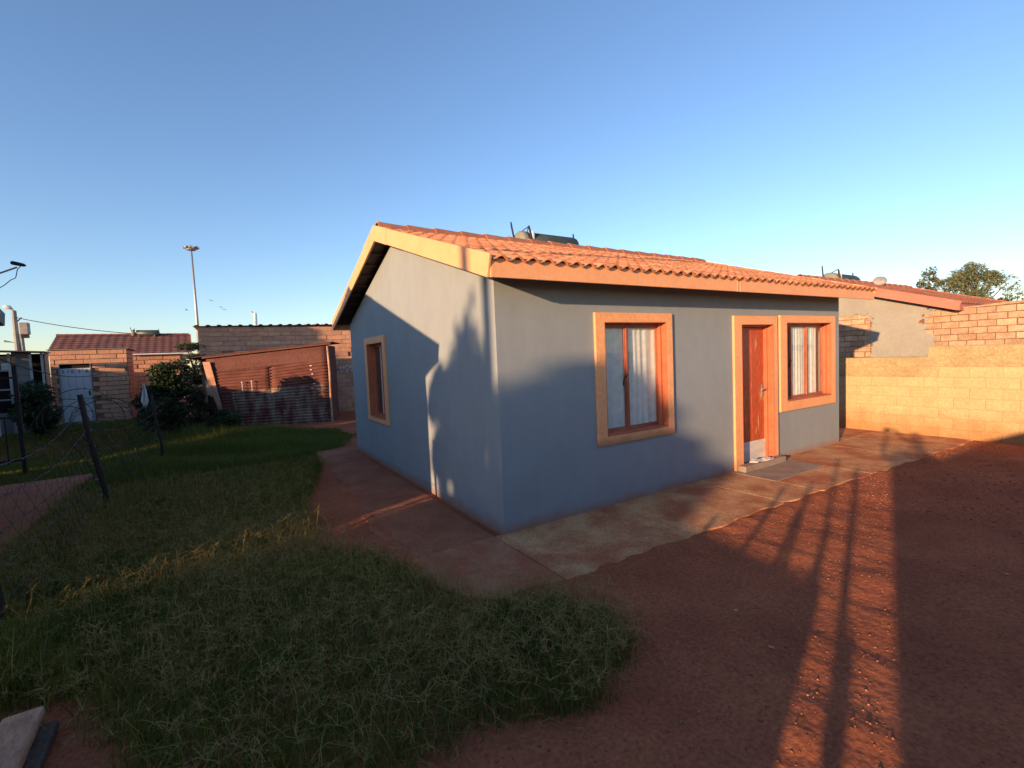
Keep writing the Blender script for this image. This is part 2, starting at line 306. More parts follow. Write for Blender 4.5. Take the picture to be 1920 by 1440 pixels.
# ---------------------------------------------------------------- house
PA = math.atan2(1.04, 3.215); TZ0 = 2.535; TY0 = -0.40     # roof pitch, height and position of the lowest tile edge
WX, WY = 6.69, 5.74; RY = WY / 2
def tile_mesh():
    n = 12; wv = 0.33; ln = 0.42; th = 0.020; mb = MB()
    def z(x): return 0.021 * (1 - math.cos(2 * math.pi * x / 0.165)) 
    for y in (0, ln):
        for d in (0, -th):
            for k in range(n + 1): mb.v.append((wv * 1.004 * k / n, y, z(wv * k / n) + d))
    N = n + 1
    for k in range(n):
        mb.f += [(k, k + 1, 2 * N + k + 1, 2 * N + k), (N + k, 3 * N + k, 3 * N + k + 1, N + k + 1), (k, N + k, N + k + 1, k + 1)]
    return mb
TILE = None
def bargeboard(mb, ya, yb, x0, x1, depth=0.20, lift=0.0):
    # board following the slope on the front half (ya<yb<=RY); mirrored by caller
    def zb(y): return 2.41 + (y + 0.345) * math.tan(PA)
    o = Vector((-math.sin(PA), math.cos(PA))) * (depth + lift)
    p = [(ya, zb(ya) - lift), (yb, zb(yb) - lift)]
    top_b = (yb, zb(yb) + depth / math.cos(PA)) if abs(yb - RY) < 1e-4 else (yb + o.x, zb(yb) + o.y)
    pts = [(x0, p[0][0], p[0][1]), (x0, p[1][0], p[1][1]), (x0, *top_b), (x0, ya + o.x, zb(ya) + o.y)]
    mb.prism(pts, (x1 - x0, 0, 0))
def mirror_y(mb): mb.v = [(x, WY - y, z) for x, y, z in mb.v]; mb.f = [tuple(reversed(q)) for q in mb.f]; return mb
def house(name, label, ox, oz, wallm, trim, openings=True, tiles=True, tile_m='tile_far', xl=-0.235, xr=7.05, left_gable=True, fascia=None):
    global TILE
    h = thing(name, label, 'house', (ox, 0, oz))
    fascia = fascia or trim
    # front wall
    OPF = [(1.355, 2.352, 0.80, 2.06), (3.87, 4.655, 0.0, 2.03), (5.02, 6.375, 0.865, 2.055)] if openings else []
    us = sorted({0 if left_gable else 0.05, WX, *[o[0] for o in OPF], *[o[1] for o in OPF]}); vs = sorted({0, 2.52, *[o[2] for o in OPF], *[o[3] for o in OPF]})
    inh = lambda H: (lambda u, v: not any(a < u < b and c < v < d for a, b, c, d in H))
    fw = grid_wall(us, vs, inh(OPF), lambda u, v, d: (u, d, v), 0.15)
    fw.v = [(x, y, -0.2 if z == 0 else z) for x, y, z in fw.v]
    fw.build('front_wall', wallm, h)
    OPS = [(3.60, 4.51, 0.79, 2.05)] if openings else []
    if left_gable:
        us = sorted({0.15, WY - 0.15, *[o[0] for o in OPS], *[o[1] for o in OPS]}); vs = sorted({-0.2, 2.46, *[o[2] for o in OPS], *[o[3] for o in OPS]})
        sw = grid_wall(us, vs, inh(OPS), lambda u, v, d: (d, u, v), 0.15)
        sw.prism([(0, 0.15, 2.46), (0, WY - 0.15, 2.46), (0, WY - 0.15, 2.55), (0, RY, 3.46), (0, 0.15, 2.55)], (0.15, 0, 0)); sw.build('gable_wall', wallm, h)
    rw = MB().box(WX - 0.15, WX, 0.15, WY - 0.15, -0.2, 2.46); rw.prism([(WX, 0.15, 2.46), (WX, WY - 0.15, 2.46), (WX, WY - 0.15, 2.55), (WX, RY, 3.46), (WX, 0.15, 2.55)], (-0.15, 0, 0)); rw.build('gable_wall', wallm, h)
    MB().box(0, WX, WY - 0.15, WY, -0.2, 2.52).build('back_wall', wallm, h)
    MB().box(0.15, WX - 0.15, 0.15, WY - 0.15, -0.1, 0.03).build('floor', 'concrete_grey', h)
    # roof
    t = math.tan(PA); d = 0.03
    ul = MB()
    for mir in (0, 1):
        q = MB(); ya, yb = -0.335, RY
        za, zb = TZ0 + (ya - TY0) * t - 0.012, TZ0 + (yb - TY0) * t - 0.012
        q.prism([(xl + 0.002, ya, za - d), (xl + 0.002, yb, zb - d), (xl + 0.002, yb, zb), (xl + 0.002, ya, za)], (xr - xl - 0.004, 0, 0))
        if mir: mirror_y(q)
        b = len(ul.v); ul.v += q.v; ul.f += [tuple(b + k for k in f) for f in q.f]
    roof = ul.build('roof', 'underlay', h)
    for k in range(9 if tiles else 0):     # tiling battens, seen under the verge
        y = 0.0 + k * 0.34; z = TZ0 + (y - TY0) * t - 0.05
        if y < RY:
            for ya in (y, WY - y - 0.035): MB().box(xl + 0.005, -0.004, ya, ya + 0.035, z - 0.03, z).build('batten', 'underlay', roof)
    for mir in (0, 1):
        for side, (x0, x1) in enumerate(((xl - 0.025, xl), (xr, xr + 0.025))):
            mb = MB(); bargeboard(mb, -0.345, 2.35, x0, x1); 
            if mir: mirror_y(mb)
            mb.build('bargeboard', trim, roof, bevel=0.004)
            mb = MB(); bargeboard(mb, 2.352, RY, x0 - (0.004 if side == 0 else 0), x1 + (0.004 if side else 0), 0.204, 0.004)
            if mir: mirror_y(mb)
            mb.build('bargeboard', trim, roof, bevel=0.003)
        y0, y1 = (-0.372, -0.347) if not mir else (WY + 0.347, WY + 0.372)
        MB().box(xl, xr, y0, y1, 2.41, 2.575).build('fascia_board', fascia, roof, bevel=0.004)
    for x in (3.255, 3.325):
        if tiles: MB().box(x - 0.009, x + 0.009, -0.376, -0.3721, 2.408, 2.562).build('joint_strip', trim, roof)
    step = (RY - TY0) / math.cos(PA) / 10.0
    if tiles:
        if TILE is None: TILE = tile_mesh().mesh('tile', 'tile', True); 
        cols = 22; pitchx = (xr - xl - 0.03) / cols
        for r in range(10):
            for c in range(cols):
                y = TY0 + r * step * math.cos(PA); z = TZ0 + 0.006 + r * step * math.sin(PA)
                o = link('tile', TILE, roof, (xl + 0.015 + c * pitchx, y + random.uniform(-0.006, 0.006), z + random.uniform(-0.002, 0.004) + 0.022), (PA - 0.060 + random.uniform(-0.006, 0.006), random.uniform(-0.008, 0.008), random.uniform(-0.006, 0.006)))
                o.scale = (pitchx / 0.33, 1, 1)
    rest = MB(); n = int((xr - xl) / 0.165 * 5)
    for mir in ((1,) if tiles else (0, 1)):
        for r in range(10):
            b = len(rest.v); ca, sa = math.cos(PA - 0.043), math.sin(PA - 0.043)
            for yy in (0, 0.42):
                for dz in (0.0, -0.014):
                    for k in range(n + 1):
                        x = xl + 0.015 + (xr - xl - 0.03) * k / n; zz = 0.019 * (1 - math.cos(2 * math.pi * (x - xl) / 0.165)) + dz
                        y = TY0 + r * step * math.cos(PA) + yy * ca - zz * sa; z = TZ0 + 0.022 + r * step * math.sin(PA) + yy * sa + zz * ca
                        rest.v.append((x, WY - y if mir else y, z))
            N = n + 1
            for k in range(n): rest.f += [(b + k, b + k + 1, b + 2 * N + k + 1, b + 2 * N + k), (b + k, b + N + k, b + N + k + 1, b + k + 1)]
    ro = rest.build('tile', 'tile' if tiles else tile_m, roof, smooth=True); tag(ro, kind='stuff')
    zr = TZ0 + (RY - TY0) * t
    L = 0.43; k = 0; x = xl + 0.02
    prof = [(-0.145, -0.035), (-0.075, 0.05), (-0.03, 0.07), (0.03, 0.07), (0.075, 0.05), (0.145, -0.035)]
    rm = MB()
    N = len(prof); prof2 = prof + [(y * 0.9, z - 0.016) for y, z in reversed(prof)]
    rm.prism([(0, y, z) for y, z in prof2], (L + 0.05, 0, 0)); rme = rm.mesh('ridge_tile', 'ridge_mat' if tiles else tile_m)
    while x < xr - 0.1:
        l = min(1.0, (xr - 0.02 - x) / (L + 0.05)); o = link('ridge_tile', rme, roof, (x, RY, zr + 0.052), (random.uniform(-.01, .01), 0.052, 0)); o.scale = (l, 1, 1); x += L
    return h, roof
H, ROOF = house('house', 'grey-blue plastered house with peach window surrounds in the middle of the yard', 0, 0, 'wall_paint', 'peach')

def surround(u0, u1, v0, v1, a, b, c, d, side, m, bottom=True):
    us = sorted({u0, u1, a, b}); vs = sorted({v0, v1, c, d})
    T = 0.03
    pl = (lambda u, v, dd: (u, -T + dd, v)) if side == 'front' else (lambda u, v, dd: (-T + dd, u, v))
    g = grid_wall(us, vs, lambda u, v: not (a < u < b and (c < v < d)), pl, T + 0.004)
    return g.build('surround', m, H, bevel=0.004)
surround(1.222, 2.457, 0.703, 2.166, 1.355, 2.352, 0.80, 2.06, 'front', 'peach_stained')
surround(3.703, 4.763, 0.047, 2.15, 3.87, 4.655, -0.1, 2.03, 'front', 'peach')
surround(4.838, 6.516, 0.722, 2.166, 5.02, 6.375, 0.865, 2.055, 'front', 'peach')
surround(3.47, 4.671, 0.716, 2.157, 3.60, 4.51, 0.79, 2.05, 'side', 'peach')

def window(a, b, c, d, mull, side, handle=None):
    S = (lambda x0, x1, y0, y1, z0, z1: (x0, x1, y0, y1, z0, z1)) if side == 'front' else (lambda x0, x1, y0, y1, z0, z1: (y0, y1, x0, x1, z0, z1))
    def B(mb, *k): mb.box(*S(*k)); return mb
    fr = MB(); fw = 0.04; Y0, Y1 = 0.095, 0.135
    B(fr, a + .006, a + fw, Y0, Y1, c + .006, d - .006); B(fr, b - fw, b - .006, Y0, Y1, c + .006, d - .006)
    B(fr, a + fw + .001, b - fw - .001, Y0, Y1, c + .006, c + fw); B(fr, a + fw + .001, b - fw - .001, Y0, Y1, d - fw, d - .006)
    w = fr.build('window', 'frame_red', H, bevel=0.003)
    rv = MB(); e = 0.006
    B(rv, a + .0005, a + e, -0.029, 0.0945, c + e, d - e); B(rv, b - e, b - .0005, -0.029, 0.0945, c + e, d - e); B(rv, a + .0005, b - .0005, -0.029, 0.0945, d - e, d - .0005); B(rv, a + .0005, b - .0005, -0.031, 0.0945, c + .0005, c + e)
    B(rv, b - 0.03, b - e - .0005, 0.045, 0.094, c + e + .001, d - e - .001)
    rv.build('reveal', 'reveal_red', w)
    B(MB(), a + e + .001, b - 0.031, -0.034, 0.0942, c + e + 0.0005, c + 0.022).build('sill', 'reveal_red', w, bevel=0.003)
    es = [a + fw] + list(mull) + [b - fw]
    for m_ in mull: B(MB(), m_ - 0.016, m_ + 0.016, Y0 - 0.008, Y1 - 0.004, c + fw + .001, d - fw - .001).build('mullion', 'frame_red', w, bevel=0.003)
    for k in range(len(es) - 1):
        u0, u1 = es[k] + (0.017 if k else 0.001), es[k + 1] - (0.017 if k < len(es) - 2 else 0.001)
        B(MB(), u0, u1, 0.112, 0.116, c + fw + .001, d - fw - .001).build('pane', 'glass', w)
        s_ = MB(); B(s_, u0, u0 + .014, 0.098, 0.111, c + fw + .002, d - fw - .002); B(s_, u1 - .014, u1, 0.098, 0.111, c + fw + .002, d - fw - .002); B(s_, u0 + .0145, u1 - .0145, 0.098, 0.111, c + fw + .002, c + fw + .018); B(s_, u0 + .0145, u1 - .0145, 0.098, 0.111, d - fw - .018, d - fw - .002)
        s_.build('sash', 'frame_red', w)
    if handle:
        x, z = handle; P = [(x + 0.02, 0.088, z + 0.05), (x - 0.03, 0.07, z + 0.05), (x - 0.07, 0.066, z + 0.02), (x - 0.085, 0.066, z - 0.06)]
        if side != 'front': P = [(y, x_, z_) for x_, y, z_ in P]
        MB().tube(P, 0.008, 6).build('handle', 'metal_dark', w, True)
    return w
window(1.355, 2.352, 0.80, 2.06, [1.80], 'front', (1.79, 1.40))
window(5.02, 6.375, 0.865, 2.055, [5.36, 5.83], 'front', (5.34, 1.43))
window(3.60, 4.51, 0.79, 2.05, [4.05], 'side')

def curtain(a, b, z0, z1, y, side, folds, amp, label, seed):
    r = random.Random(seed); n = int((b - a) / 0.012); V = []; F = []; rows = 10
    ph = [(r.uniform(0.7, 1.4) * folds, r.uniform(0, 6.28)) for _ in range(3)]
    for j in range(rows + 1):
        tz = j / rows; z = z1 + (z0 - z1) * tz
        for i in range(n + 1):
            u = a + (b - a) * i / n; s = sum(math.sin(2 * math.pi * f * (u - a) + p + 0.15 * math.sin(5 * tz + p)) for f, p in ph) / 2
            d = y + amp * s * (0.6 + 0.5 * tz)
            V.append((u, d, z) if side == 'front' else (d, u, z))
    for j in range(rows):
        for i in range(n): F.append((j * (n + 1) + i, j * (n + 1) + i + 1, (j + 1) * (n + 1) + i + 1, (j + 1) * (n + 1) + i))
    mb = MB(); mb.v = V; mb.f = F; o = mb.build('curtain', 'lace', None, True)
    return tag(o, label, 'curtain', 'curtains hung behind the house windows')
curtain(1.20, 2.31, 0.72, 2.20, 0.134, 'front', 9, 0.011, 'white lace curtain behind the tall two-pane front window', 1)
curtain(5.04, 5.37, 0.8, 2.2, 0.134, 'front', 13, 0.011, 'narrow cream curtain behind the left pane of the three-pane window', 2)
curtain(5.39, 5.90, 0.8, 2.2, 0.134, 'front', 11, 0.011, 'cream curtain behind the middle pane of the three-pane window', 3)
curtain(5.94, 6.2, 0.8, 2.2, 0.134, 'front', 13, 0.010, 'thin cream curtain strip behind the right pane of the three-pane window', 6)
curtain(3.40, 4.3, 0.7, 2.2, 0.134, 'side', 9, 0.011, 'white curtain behind the small window in the gable wall', 4)

# door
dr = MB().box(3.905, 4.62, 0.105, 0.145, 0.345, 1.995).build('door', 'door_wood', H, bevel=0.004)
df = MB().box(3.8705, 3.904, 0.06, 0.149, 0.06, 2.0).box(4.621, 4.6545, 0.06, 0.149, 0.06, 2.0).box(3.8705, 4.6545, 0.06, 0.149, 2.0005, 2.0295); df.build('door_frame', 'reveal_red', H, bevel=0.004)
dl = MB().box(3.8703, 3.876, -0.0335, 0.0595, 0.06, 2.024).box(4.649, 4.6547, -0.0335, 0.0595, 0.06, 2.024).box(3.8703, 4.6547, -0.0335, 0.0595, 2.0245, 2.0297); dl.build('door_reveal', 'reveal_red', H)
for z0, z1 in ((0.46, 1.02), (1.12, 1.90)):
    for x0, x1 in ((3.985, 4.235), (4.30, 4.55)):
        if z0 > 1: z0b, z1b = z0, z1
        g = MB().box(x0, x1, 0.1, 0.1049, z0, z1); g.build('panel', 'door_wood', dr, bevel=0.012)
def blot(cx, cz, rx, rz_, seed, y=0.0985, name='worn_patch'):
    r = random.Random(seed); n = 36; pts = []; a1, a2, a3 = (r.uniform(0, 6.28) for _ in range(3))
    for k in range(n):
        t = 2 * math.pi * k / n; q = 0.72 + 0.2 * math.sin(2 * t + a1) + 0.14 * math.sin(3 * t + a2) + 0.08 * math.sin(7 * t + a3); pts.append((cx + rx * 0.8 * q * math.cos(t), y, cz + rz_ * 1.3 * q * math.sin(t)))
    MB().prism(pts, (0, 0.0012, 0)).build(name, 'door_bare', dr)
for k, (x, z, a, b) in enumerate(((4.12, .92, .018, .12), (4.46, .60, .016, .12), (4.16, .56, .015, .10), (4.40, .48, .018, .06))): blot(x, z, a, b, 40 + k)
MB().box(3.906, 4.619, 0.090, 0.145, 0.062, 0.344).build('kick_plate', 'kick', dr, bevel=0.003)
hd = MB().box(4.535, 4.575, 0.093, 0.0975, 0.98, 1.16).tube([(4.555, 0.095, 1.09), (4.555, 0.045, 1.09), (4.50, 0.040, 1.09), (4.45, 0.043, 1.085)], 0.010, 8).tube([(4.555, 0.0935, 1.02), (4.555, 0.088, 1.02)], 0.012, 8); hd.build('handle', 'galv_dull', dr)
st = MB().box(3.70, 4.77, -0.20, 0.10, -0.05, 0.045 + 0.055); st.v = [(x, y, z) for x, y, z in st.v]
st = MB().box(3.73, 4.74, -0.15, -0.0305, -0.05, 0.095).box(3.8765, 4.6485, -0.030, 0.089, -0.05, 0.0595).build('door_step', 'screed_grey', H, bevel=0.008)
# crumpled rag on the step
cl = MB(); nx, ny = 26, 12
for j_ in range(ny + 1):
    for i_ in range(nx + 1):
        u, v = i_ / nx, j_ / ny; hgt = 0.012 + 0.024 * abs(math.sin(7 * u + 3 * v) * math.cos(5 * v - 4 * u)) * (1 - (2 * u - 1) ** 4) + 0.01 * random.random()
        cl.v.append((4.02 + 0.42 * u + 0.03 * math.sin(5 * v), -0.140 + 0.105 * v + 0.02 * math.sin(6 * u), 0.095 + hgt * (0.3 if v in (0, 1) or u in (0, 1) else 1)))
for j_ in range(ny):
    for i_ in range(nx): q = j_ * (nx + 1) + i_; cl.f.append((q, q + 1, q + nx + 2, q + nx + 1))
c = cl.build('floor_cloth', 'cloth_white', None, True); c.modifiers.new('solid', 'SOLIDIFY').thickness = 0.004
tag(c, 'crumpled pale cloth lying on the front door step', 'cloth')

# solar water heater
def geyser(label, loc, sc=1.0):
    g = thing('solar_water_heater', label, 'water heater', loc, 0, 'solar water heaters on the tiled roofs'); g.scale = (sc,) * 3
    def lathe(x0, x1, prof, m, name):
        mb = MB(); n = 24
        for x, r in prof:
            for k in range(n):
                t = 2 * math.pi * k / n; mb.v.append((x, r * math.cos(t), r * math.sin(t)))
        for i_ in range(len(prof) - 1):
            for k in range(n): mb.f.append((i_ * n + k, i_ * n + (k + 1) % n, (i_ + 1) * n + (k + 1) % n, (i_ + 1) * n + k))
        mb.f += [tuple(range(n))[::-1], tuple((len(prof) - 1) * n + k for k in range(n))]
        return mb.build(name, m, g, True)
    tk = lathe(0, 1, [(0.17, 0.205), (1.22, 0.205), (1.27, 0.195), (1.30, 0.16)], 'tank', 'tank')
    lathe(0, 1, [(-0.02, 0.12), (0.0, 0.19), (0.03, 0.213), (0.169, 0.213)], 'tank_end', 'end_cap')
    MB().box(0.171, 0.24, -0.209, 0.02, 0.03, 0.19).build('strap', 'white_paint', g, bevel=0.02)
    MB().box(-0.034, -0.021, -0.06, 0.02, 0.04, 0.06).build('badge', 'metal_dark', g)
    MB().tube([(-0.07, 0.1, 0.39), (-0.06, 0.1, 0.31), (-0.02, 0.1, 0.12), (-0.01, 0.12, -0.16)], [0.013, 0.017, 0.017, 0.017], 8).build('vent_pipe', 'metal_dark', g)
    MB().tube([(-0.01, 0.08, 0.13), (0.10, -0.1, 0.235), (0.14, -0.16, 0.27)], 0.010, 6).build('brace', 'metal_dark', g)
    MB().tube([(0.14, -0.16, 0.28), (0.155, -0.19, 0.14), (0.17, -0.235, -0.16)], 0.017, 8).build('vent_pipe', 'metal_dark', g)
    pts = [(0.13 + 0.035 * math.sin(t) * 1, -0.18, 0.17 + 0.075 * math.cos(t)) for t in [k * 2 * math.pi / 14 for k in range(15)]]
    MB().tube(pts, 0.008, 6, False).build('hose_loop', 'metal_dark', g)
    MB().tube([(1.29, 0.0, 0.28), (1.31, 0.0, 0.12), (1.34, 0.02, -0.14)], 0.015, 8).build('vent_pipe', 'metal_dark', g)
    for x in (0.3, 1.05): MB().prism([(x, -0.2, -0.12), (x, 0.2, -0.12), (x, 0.2, -0.46), (x, -0.2, -0.20)], (0.05, 0, 0)).build('bracket', 'galv_dull', g)
    return g
geyser('dark solar water heater tank on the ridge of the grey-blue house', (2.50, 3.38, 3.775))

# ---------------------------------------------------------------- boundary wall on the right
bw = thing('boundary_wall', 'rough yellow block boundary wall to the right of the house, top stepped', 'wall', (8.36, 0, 0))
core = MB().box(0.006, 0.15, -7.0, -0.69, -0.2, 1.572).box(0.006, 0.15, -0.689, 8.0, -0.2, 1.392); core.build('wall_core', 'mortar_yellow', bw)
BLK = {}
def block_mesh(l, h, m, d=0.022):
    k = (round(l, 3), round(h, 3), m, d)
    if k not in BLK:
        mb = MB(); e = 0.006; 
        b0 = [(d, 0, 0), (d, l, 0), (d, l, h), (d, 0, h)]; b1 = [(e * .8, 0, 0), (e * .8, l, 0), (e * .8, l, h), (e * .8, 0, h)]; b2 = [(0, e, e), (0, l - e, e), (0, l - e, h - e), (0, e, h - e)]
        mb.v = b0 + b1 + b2
        for r in (0, 4): mb.f += [(r + i, r + (i + 1) % 4, r + 4 + (i + 1) % 4, r + 4 + i) for i in range(4)]
        mb.f.append((8, 9, 10, 11)); BLK[k] = mb.mesh('block', m)
    return BLK[k]
course = 0.178
for r in range(9):
    z = -0.02 + r * course; off = 0.20 if r % 2 else 0.0; y = -2.8 + off
    while y < 2.2:
        l = 0.392; top = 1.40 if y + 0.2 > -0.69 else 1.58
        zt = min(z + course - 0.006, top)
        if y < -0.69 < y + l and r >= 8: l = -0.69 - y - 0.003
        if zt - z > 0.05 and l > 0.06:
            last = zt > top - 0.19
            link('block', block_mesh(l - 0.004, zt - z, 'block_weathered' if last else 'block_yellow', 0.02), bw, (random.uniform(-0.001, 0.002), y, z), (0, random.uniform(-0.005, 0.005), random.uniform(-0.003, 0.003)))
        y += l + 0.004
cp = MB()
for y0, y1, z in ((-7, -0.69, 1.574), (-0.688, 8, 1.394)): cp.box(-0.004, 0.154, y0, y1, z + .0005, z + 0.016)
cp.build('coping', 'block_weathered', bw, bevel=0.006)

# ---------------------------------------------------------------- house on the right with bare brickwork
RX = 11.34
H2, R2 = house('house', 'neighbouring house with salmon bargeboard and patched grey gable behind the yellow wall', RX, -0.12, 'wall_paint_grey', 'salmon', openings=False, tiles=False, left_gable=False, fascia='salmon')
MB().prism([(0.045, 0.151, -0.2), (0.045, WY - .15, -0.2), (0.045, WY - .15, 2.55), (0.045, RY, 3.46), (0.045, 0.151, 2.55)], (0.105, 0, 0)).build('wall_core', 'mortar_red', H2)
def plaster_ok(u, v):
    n = 0.06 * math.sin(u * 23 + v * 11) + 0.04 * math.sin(v * 37 - u * 17) + 0.03 * math.sin(v * 71 + u * 53)
    edge = 0.19 + 0.11 * math.sin(v * 6.0 + 1.0)
    if v < 2.45 + n and u < edge + n: return False
    if 1.33 + n * .6 < u < 2.2 and v < 2.50 + n * .4: return False
    if v > 3.45 - abs(u - RY) * math.tan(PA) - 0.0: return False
    return True
us = list(np.arange(0.0, 2.7, 0.022)) + [3.2, 3.8, 4.4, 5.0, WY]; vs = [0.0, 0.6, 1.1] + list(np.arange(1.3, 3.46, 0.022))
grid_wall(us, vs, plaster_ok, lambda u, v, d: (0.0 + d, u, v), 0.024).build('plaster', 'wall_paint_grey', H2)
def brick_rows(parent, m, y0, y1, z0, z1, l, h, x, jn=0.012, top=None, skip=None):
    r = 0; z = z0
    while z < z1 - 0.04:
        y = y0 - (l / 2 if r % 2 else 0) - random.uniform(0, 0.04)
        while y < y1 - 0.02:
            a, b = max(y, y0), min(y + l - jn, y1)
            if b - a > 0.05 and not (skip and skip((a + b) / 2, z + h / 2)):
                link('brick', block_mesh(round((b - a) * 50) / 50, h - jn, m, 0.03), parent, (x + random.uniform(-0.004, 0.003), a, z), (random.uniform(-.008, .008), 0, 0))
            y += l
        z += h; r += 1
brick_rows(H2, 'brick_pale', 1.34, 2.18, 1.32, 2.44, 0.29, 0.135, 0.022)
EXT = thing('brick_extension', 'unplastered pale brick extension joined to the neighbouring house behind the yellow wall', 'wall', (RX, 0, -0.12))
MB().box(0.045, 0.145, -1.28, -0.002, -0.2, 2.47).box(0.040, 0.0495, -0.0015, 0.15, -0.2, 2.5).build('wall_core', 'mortar_red', EXT)
brick_rows(EXT, 'brick_pale', -1.28, 0.29, 1.36, 2.50, 0.29, 0.138, 0.018)
fw2 = grid_wall([0.045, 0.11, 0.6, 3.0], [-0.2, 1.55, 2.20, 2.47], lambda u, v: not (0.11 < u < 0.6 and 1.55 < v < 2.2), lambda u, v, d: (u, -1.283 + d, v), 0.1)
fw2.v = [(x, y - 0.02, z) for x, y, z in fw2.v]; fw2.build('side_wall', 'brick_pale', EXT)
MB().box(0.111, 0.16, -1.31, -1.25, 1.551, 2.199).box(0.55, 0.599, -1.31, -1.25, 1.551, 2.199).box(0.16, 0.55, -1.31, -1.25, 2.15, 2.199).box(0.16, 0.55, -1.31, -1.25, 1.551, 1.60).build('window_frame', 'frame_red', EXT)
MB().box(0.16, 0.55, -1.285, -1.28, 1.60, 2.15).build('pane', 'glass', EXT)
MB().prism([(0.0, -1.32, 2.475), (0.0, 0.10, 2.44), (0.0, 0.10, 2.46), (0.0, -1.32, 2.53)], (2.8, 0, 0)).build('coping', 'brick_pale', EXT)
MB().box(2.9, 3.0, -1.18, -0.02, -0.2, 2.42).build('end_wall', 'brick_pale', EXT)
MB().box(0.02, 3.02, -1.31, 0.13, 2.4705, 2.474).build('roof_sheet', 'galv_dull', EXT)
geyser('solar water heater tank on the roof of the neighbouring house to the right', (13.75, 3.35, 3.60), 1.25)
dsh = thing('satellite_dish', 'small grey satellite dish on the roof ridge of the neighbouring house', 'satellite dish', (15.35, 2.6, 3.47)); dsh.scale = (0.5, 0.5, 0.5)
mb = MB(); n = 20
for ring in range(5):
    rr = 0.09 * ring; 
    for k in range(n): t = 2 * math.pi * k / n; mb.v.append((rr * math.cos(t), -0.6 * rr * rr, rr * math.sin(t) * 0.9))
for ring in range(4):
    for k in range(n): mb.f.append((ring * n + k, ring * n + (k + 1) % n, (ring + 1) * n + (k + 1) % n, (ring + 1) * n + k))
o = mb.build('dish', 'galv_dull', dsh, True, loc=(0, 0, 0.24), rot=(0.5, 0.2, 2.2)); o.modifiers.new('s', 'SOLIDIFY').thickness = 0.01
MB().tube([(0, 0, -0.1), (0, 0, 0.22)], 0.02, 8).build('mast', 'metal_dark', dsh)

# ---------------------------------------------------------------- house on the left, mostly out of the frame
H3, R3 = house('house', 'neighbouring house at the left edge with only its dark roof corner in view', -5.17 - WX, 0.10, 'wall_paint_grey', 'grey_board', openings=False, tiles=False, tile_m='tile_maroon', xl=-0.235, xr=WX + 0.235)
ap3 = thing('path', None, None, kind='structure')
MB().prism([(-5.1, -1.0, -0.1), (-4.17, -1.0, -0.1), (-4.19, 2.6, -0.1), (-4.17, 6.62, -0.1), (-5.4, 6.55, -0.1), (-9, 6.6, -0.1), (-9, 5.8, -0.1), (-5.1, 5.8, -0.1)], (0, 0, 0.16)).build('paving', 'concrete_red', ap3, bevel=0.01)
fl = thing('security_light', 'outdoor flood light on an arm above the left neighbour roof', 'lamp', (-5.10, 3.25, 2.70))
MB().tube([(-0.08, 0, 0.0), (0.3, 0, 0.03), (0.945, 0.05, 0.155), (1.08, 0.05, 0.225)], 0.009, 8).build('arm', 'galv_dull', fl)
MB().tube([(1.035, 0.05, 0.272), (1.045, 0.05, 0.27), (1.10, 0.05, 0.258), (1.135, 0.05, 0.25), (1.15, 0.05, 0.245)], [0.015, 0.021, 0.02, 0.017, 0.008], 12).build('lamp_head', 'metal_dark', fl, True)
MB().tube([(1.11, 0.05, 0.24), (1.08, 0.05, 0.20), (1.07, 0.05, 0.15), (1.06, 0.05, 0.11), (1.02, 0.05, 0.085), (0.97, 0.05, 0.03), (0.9, 0.04, -0.03), (-0.05, 0, -0.3)], 0.004, 6).build('flex', 'metal_dark', fl)

# ---------------------------------------------------------------- brick building behind the shack
bb = thing('brick_building', 'long low brick building with a corrugated roof edge behind the rusty shack', 'building', (0, 13.6, 0))
MB().box(-2.74, 7.0, 0.035, 0.20, -0.2, 3.06).build('wall_core', 'mortar', bb)
MB().box(-2.74, -2.6, 0.2005, 6, -0.2, 3.0).build('side_wall', 'brick_old', bb)
MB().box(6.86, 7.0, 0.2005, 6, -0.2, 3.0).build('side_wall', 'brick_old', bb)
BRM = {}
def brick_x(parent, m, x0, x1, z0, z1, l, h, y, jn=0.010, skip=None):
    z = z0; r = 0
    while z < z1 - 0.05:
        x = x0 - (l / 2 if r % 2 else 0) - random.uniform(0, 0.06)
        while x < x1 - 0.03:
            a, b = max(x, x0), min(x + l - jn, x1)
            if b - a > 0.06 and not (skip and skip((a + b) / 2, z + h / 2)):
                L_ = round((b - a) * 40) / 40; k = (L_, round(h, 3), m)
                if k not in BRM:
                    q = MB(); e = 0.006; q.v = [(0, .03, 0), (L_, .03, 0), (L_, .03, h - jn), (0, .03, h - jn), (0, .004, 0), (L_, .004, 0), (L_, .004, h - jn), (0, .004, h - jn), (e, 0, e), (L_ - e, 0, e), (L_ - e, 0, h - jn - e), (e, 0, h - jn - e)]
                    for s_ in (0, 4): q.f += [(s_ + i_, s_ + (i_ + 1) % 4, s_ + 4 + (i_ + 1) % 4, s_ + 4 + i_) for i_ in range(4)]
                    q.f.append((8, 9, 10, 11)); BRM[k] = q.mesh('brick', m)
                link('brick', BRM[k], parent, (a, y + random.uniform(-0.012, 0.004), z), (random.uniform(-.01, .01), 0, random.uniform(-.012, .012)))
            x += l
        z += h; r += 1
_rs = random.Random(5)
brick_x(bb, 'brick_old', -2.74, 2.3, 1.55, 3.0, 0.33, 0.15, 0.01, 0.007, skip=lambda x, z: _rs.random() < 0.02)
brick_x(bb, 'brick_old', 0.6, 2.3, 0.0, 1.54, 0.33, 0.15, 0.01, 0.007)
rs = MB(); n = 170; x0, x1 = -2.86, 7.1
def ibr(x): p = (x % 0.29) / 0.29; return 0.035 * min(1, max(0, (0.22 - abs(p - 0.5)) / 0.08))
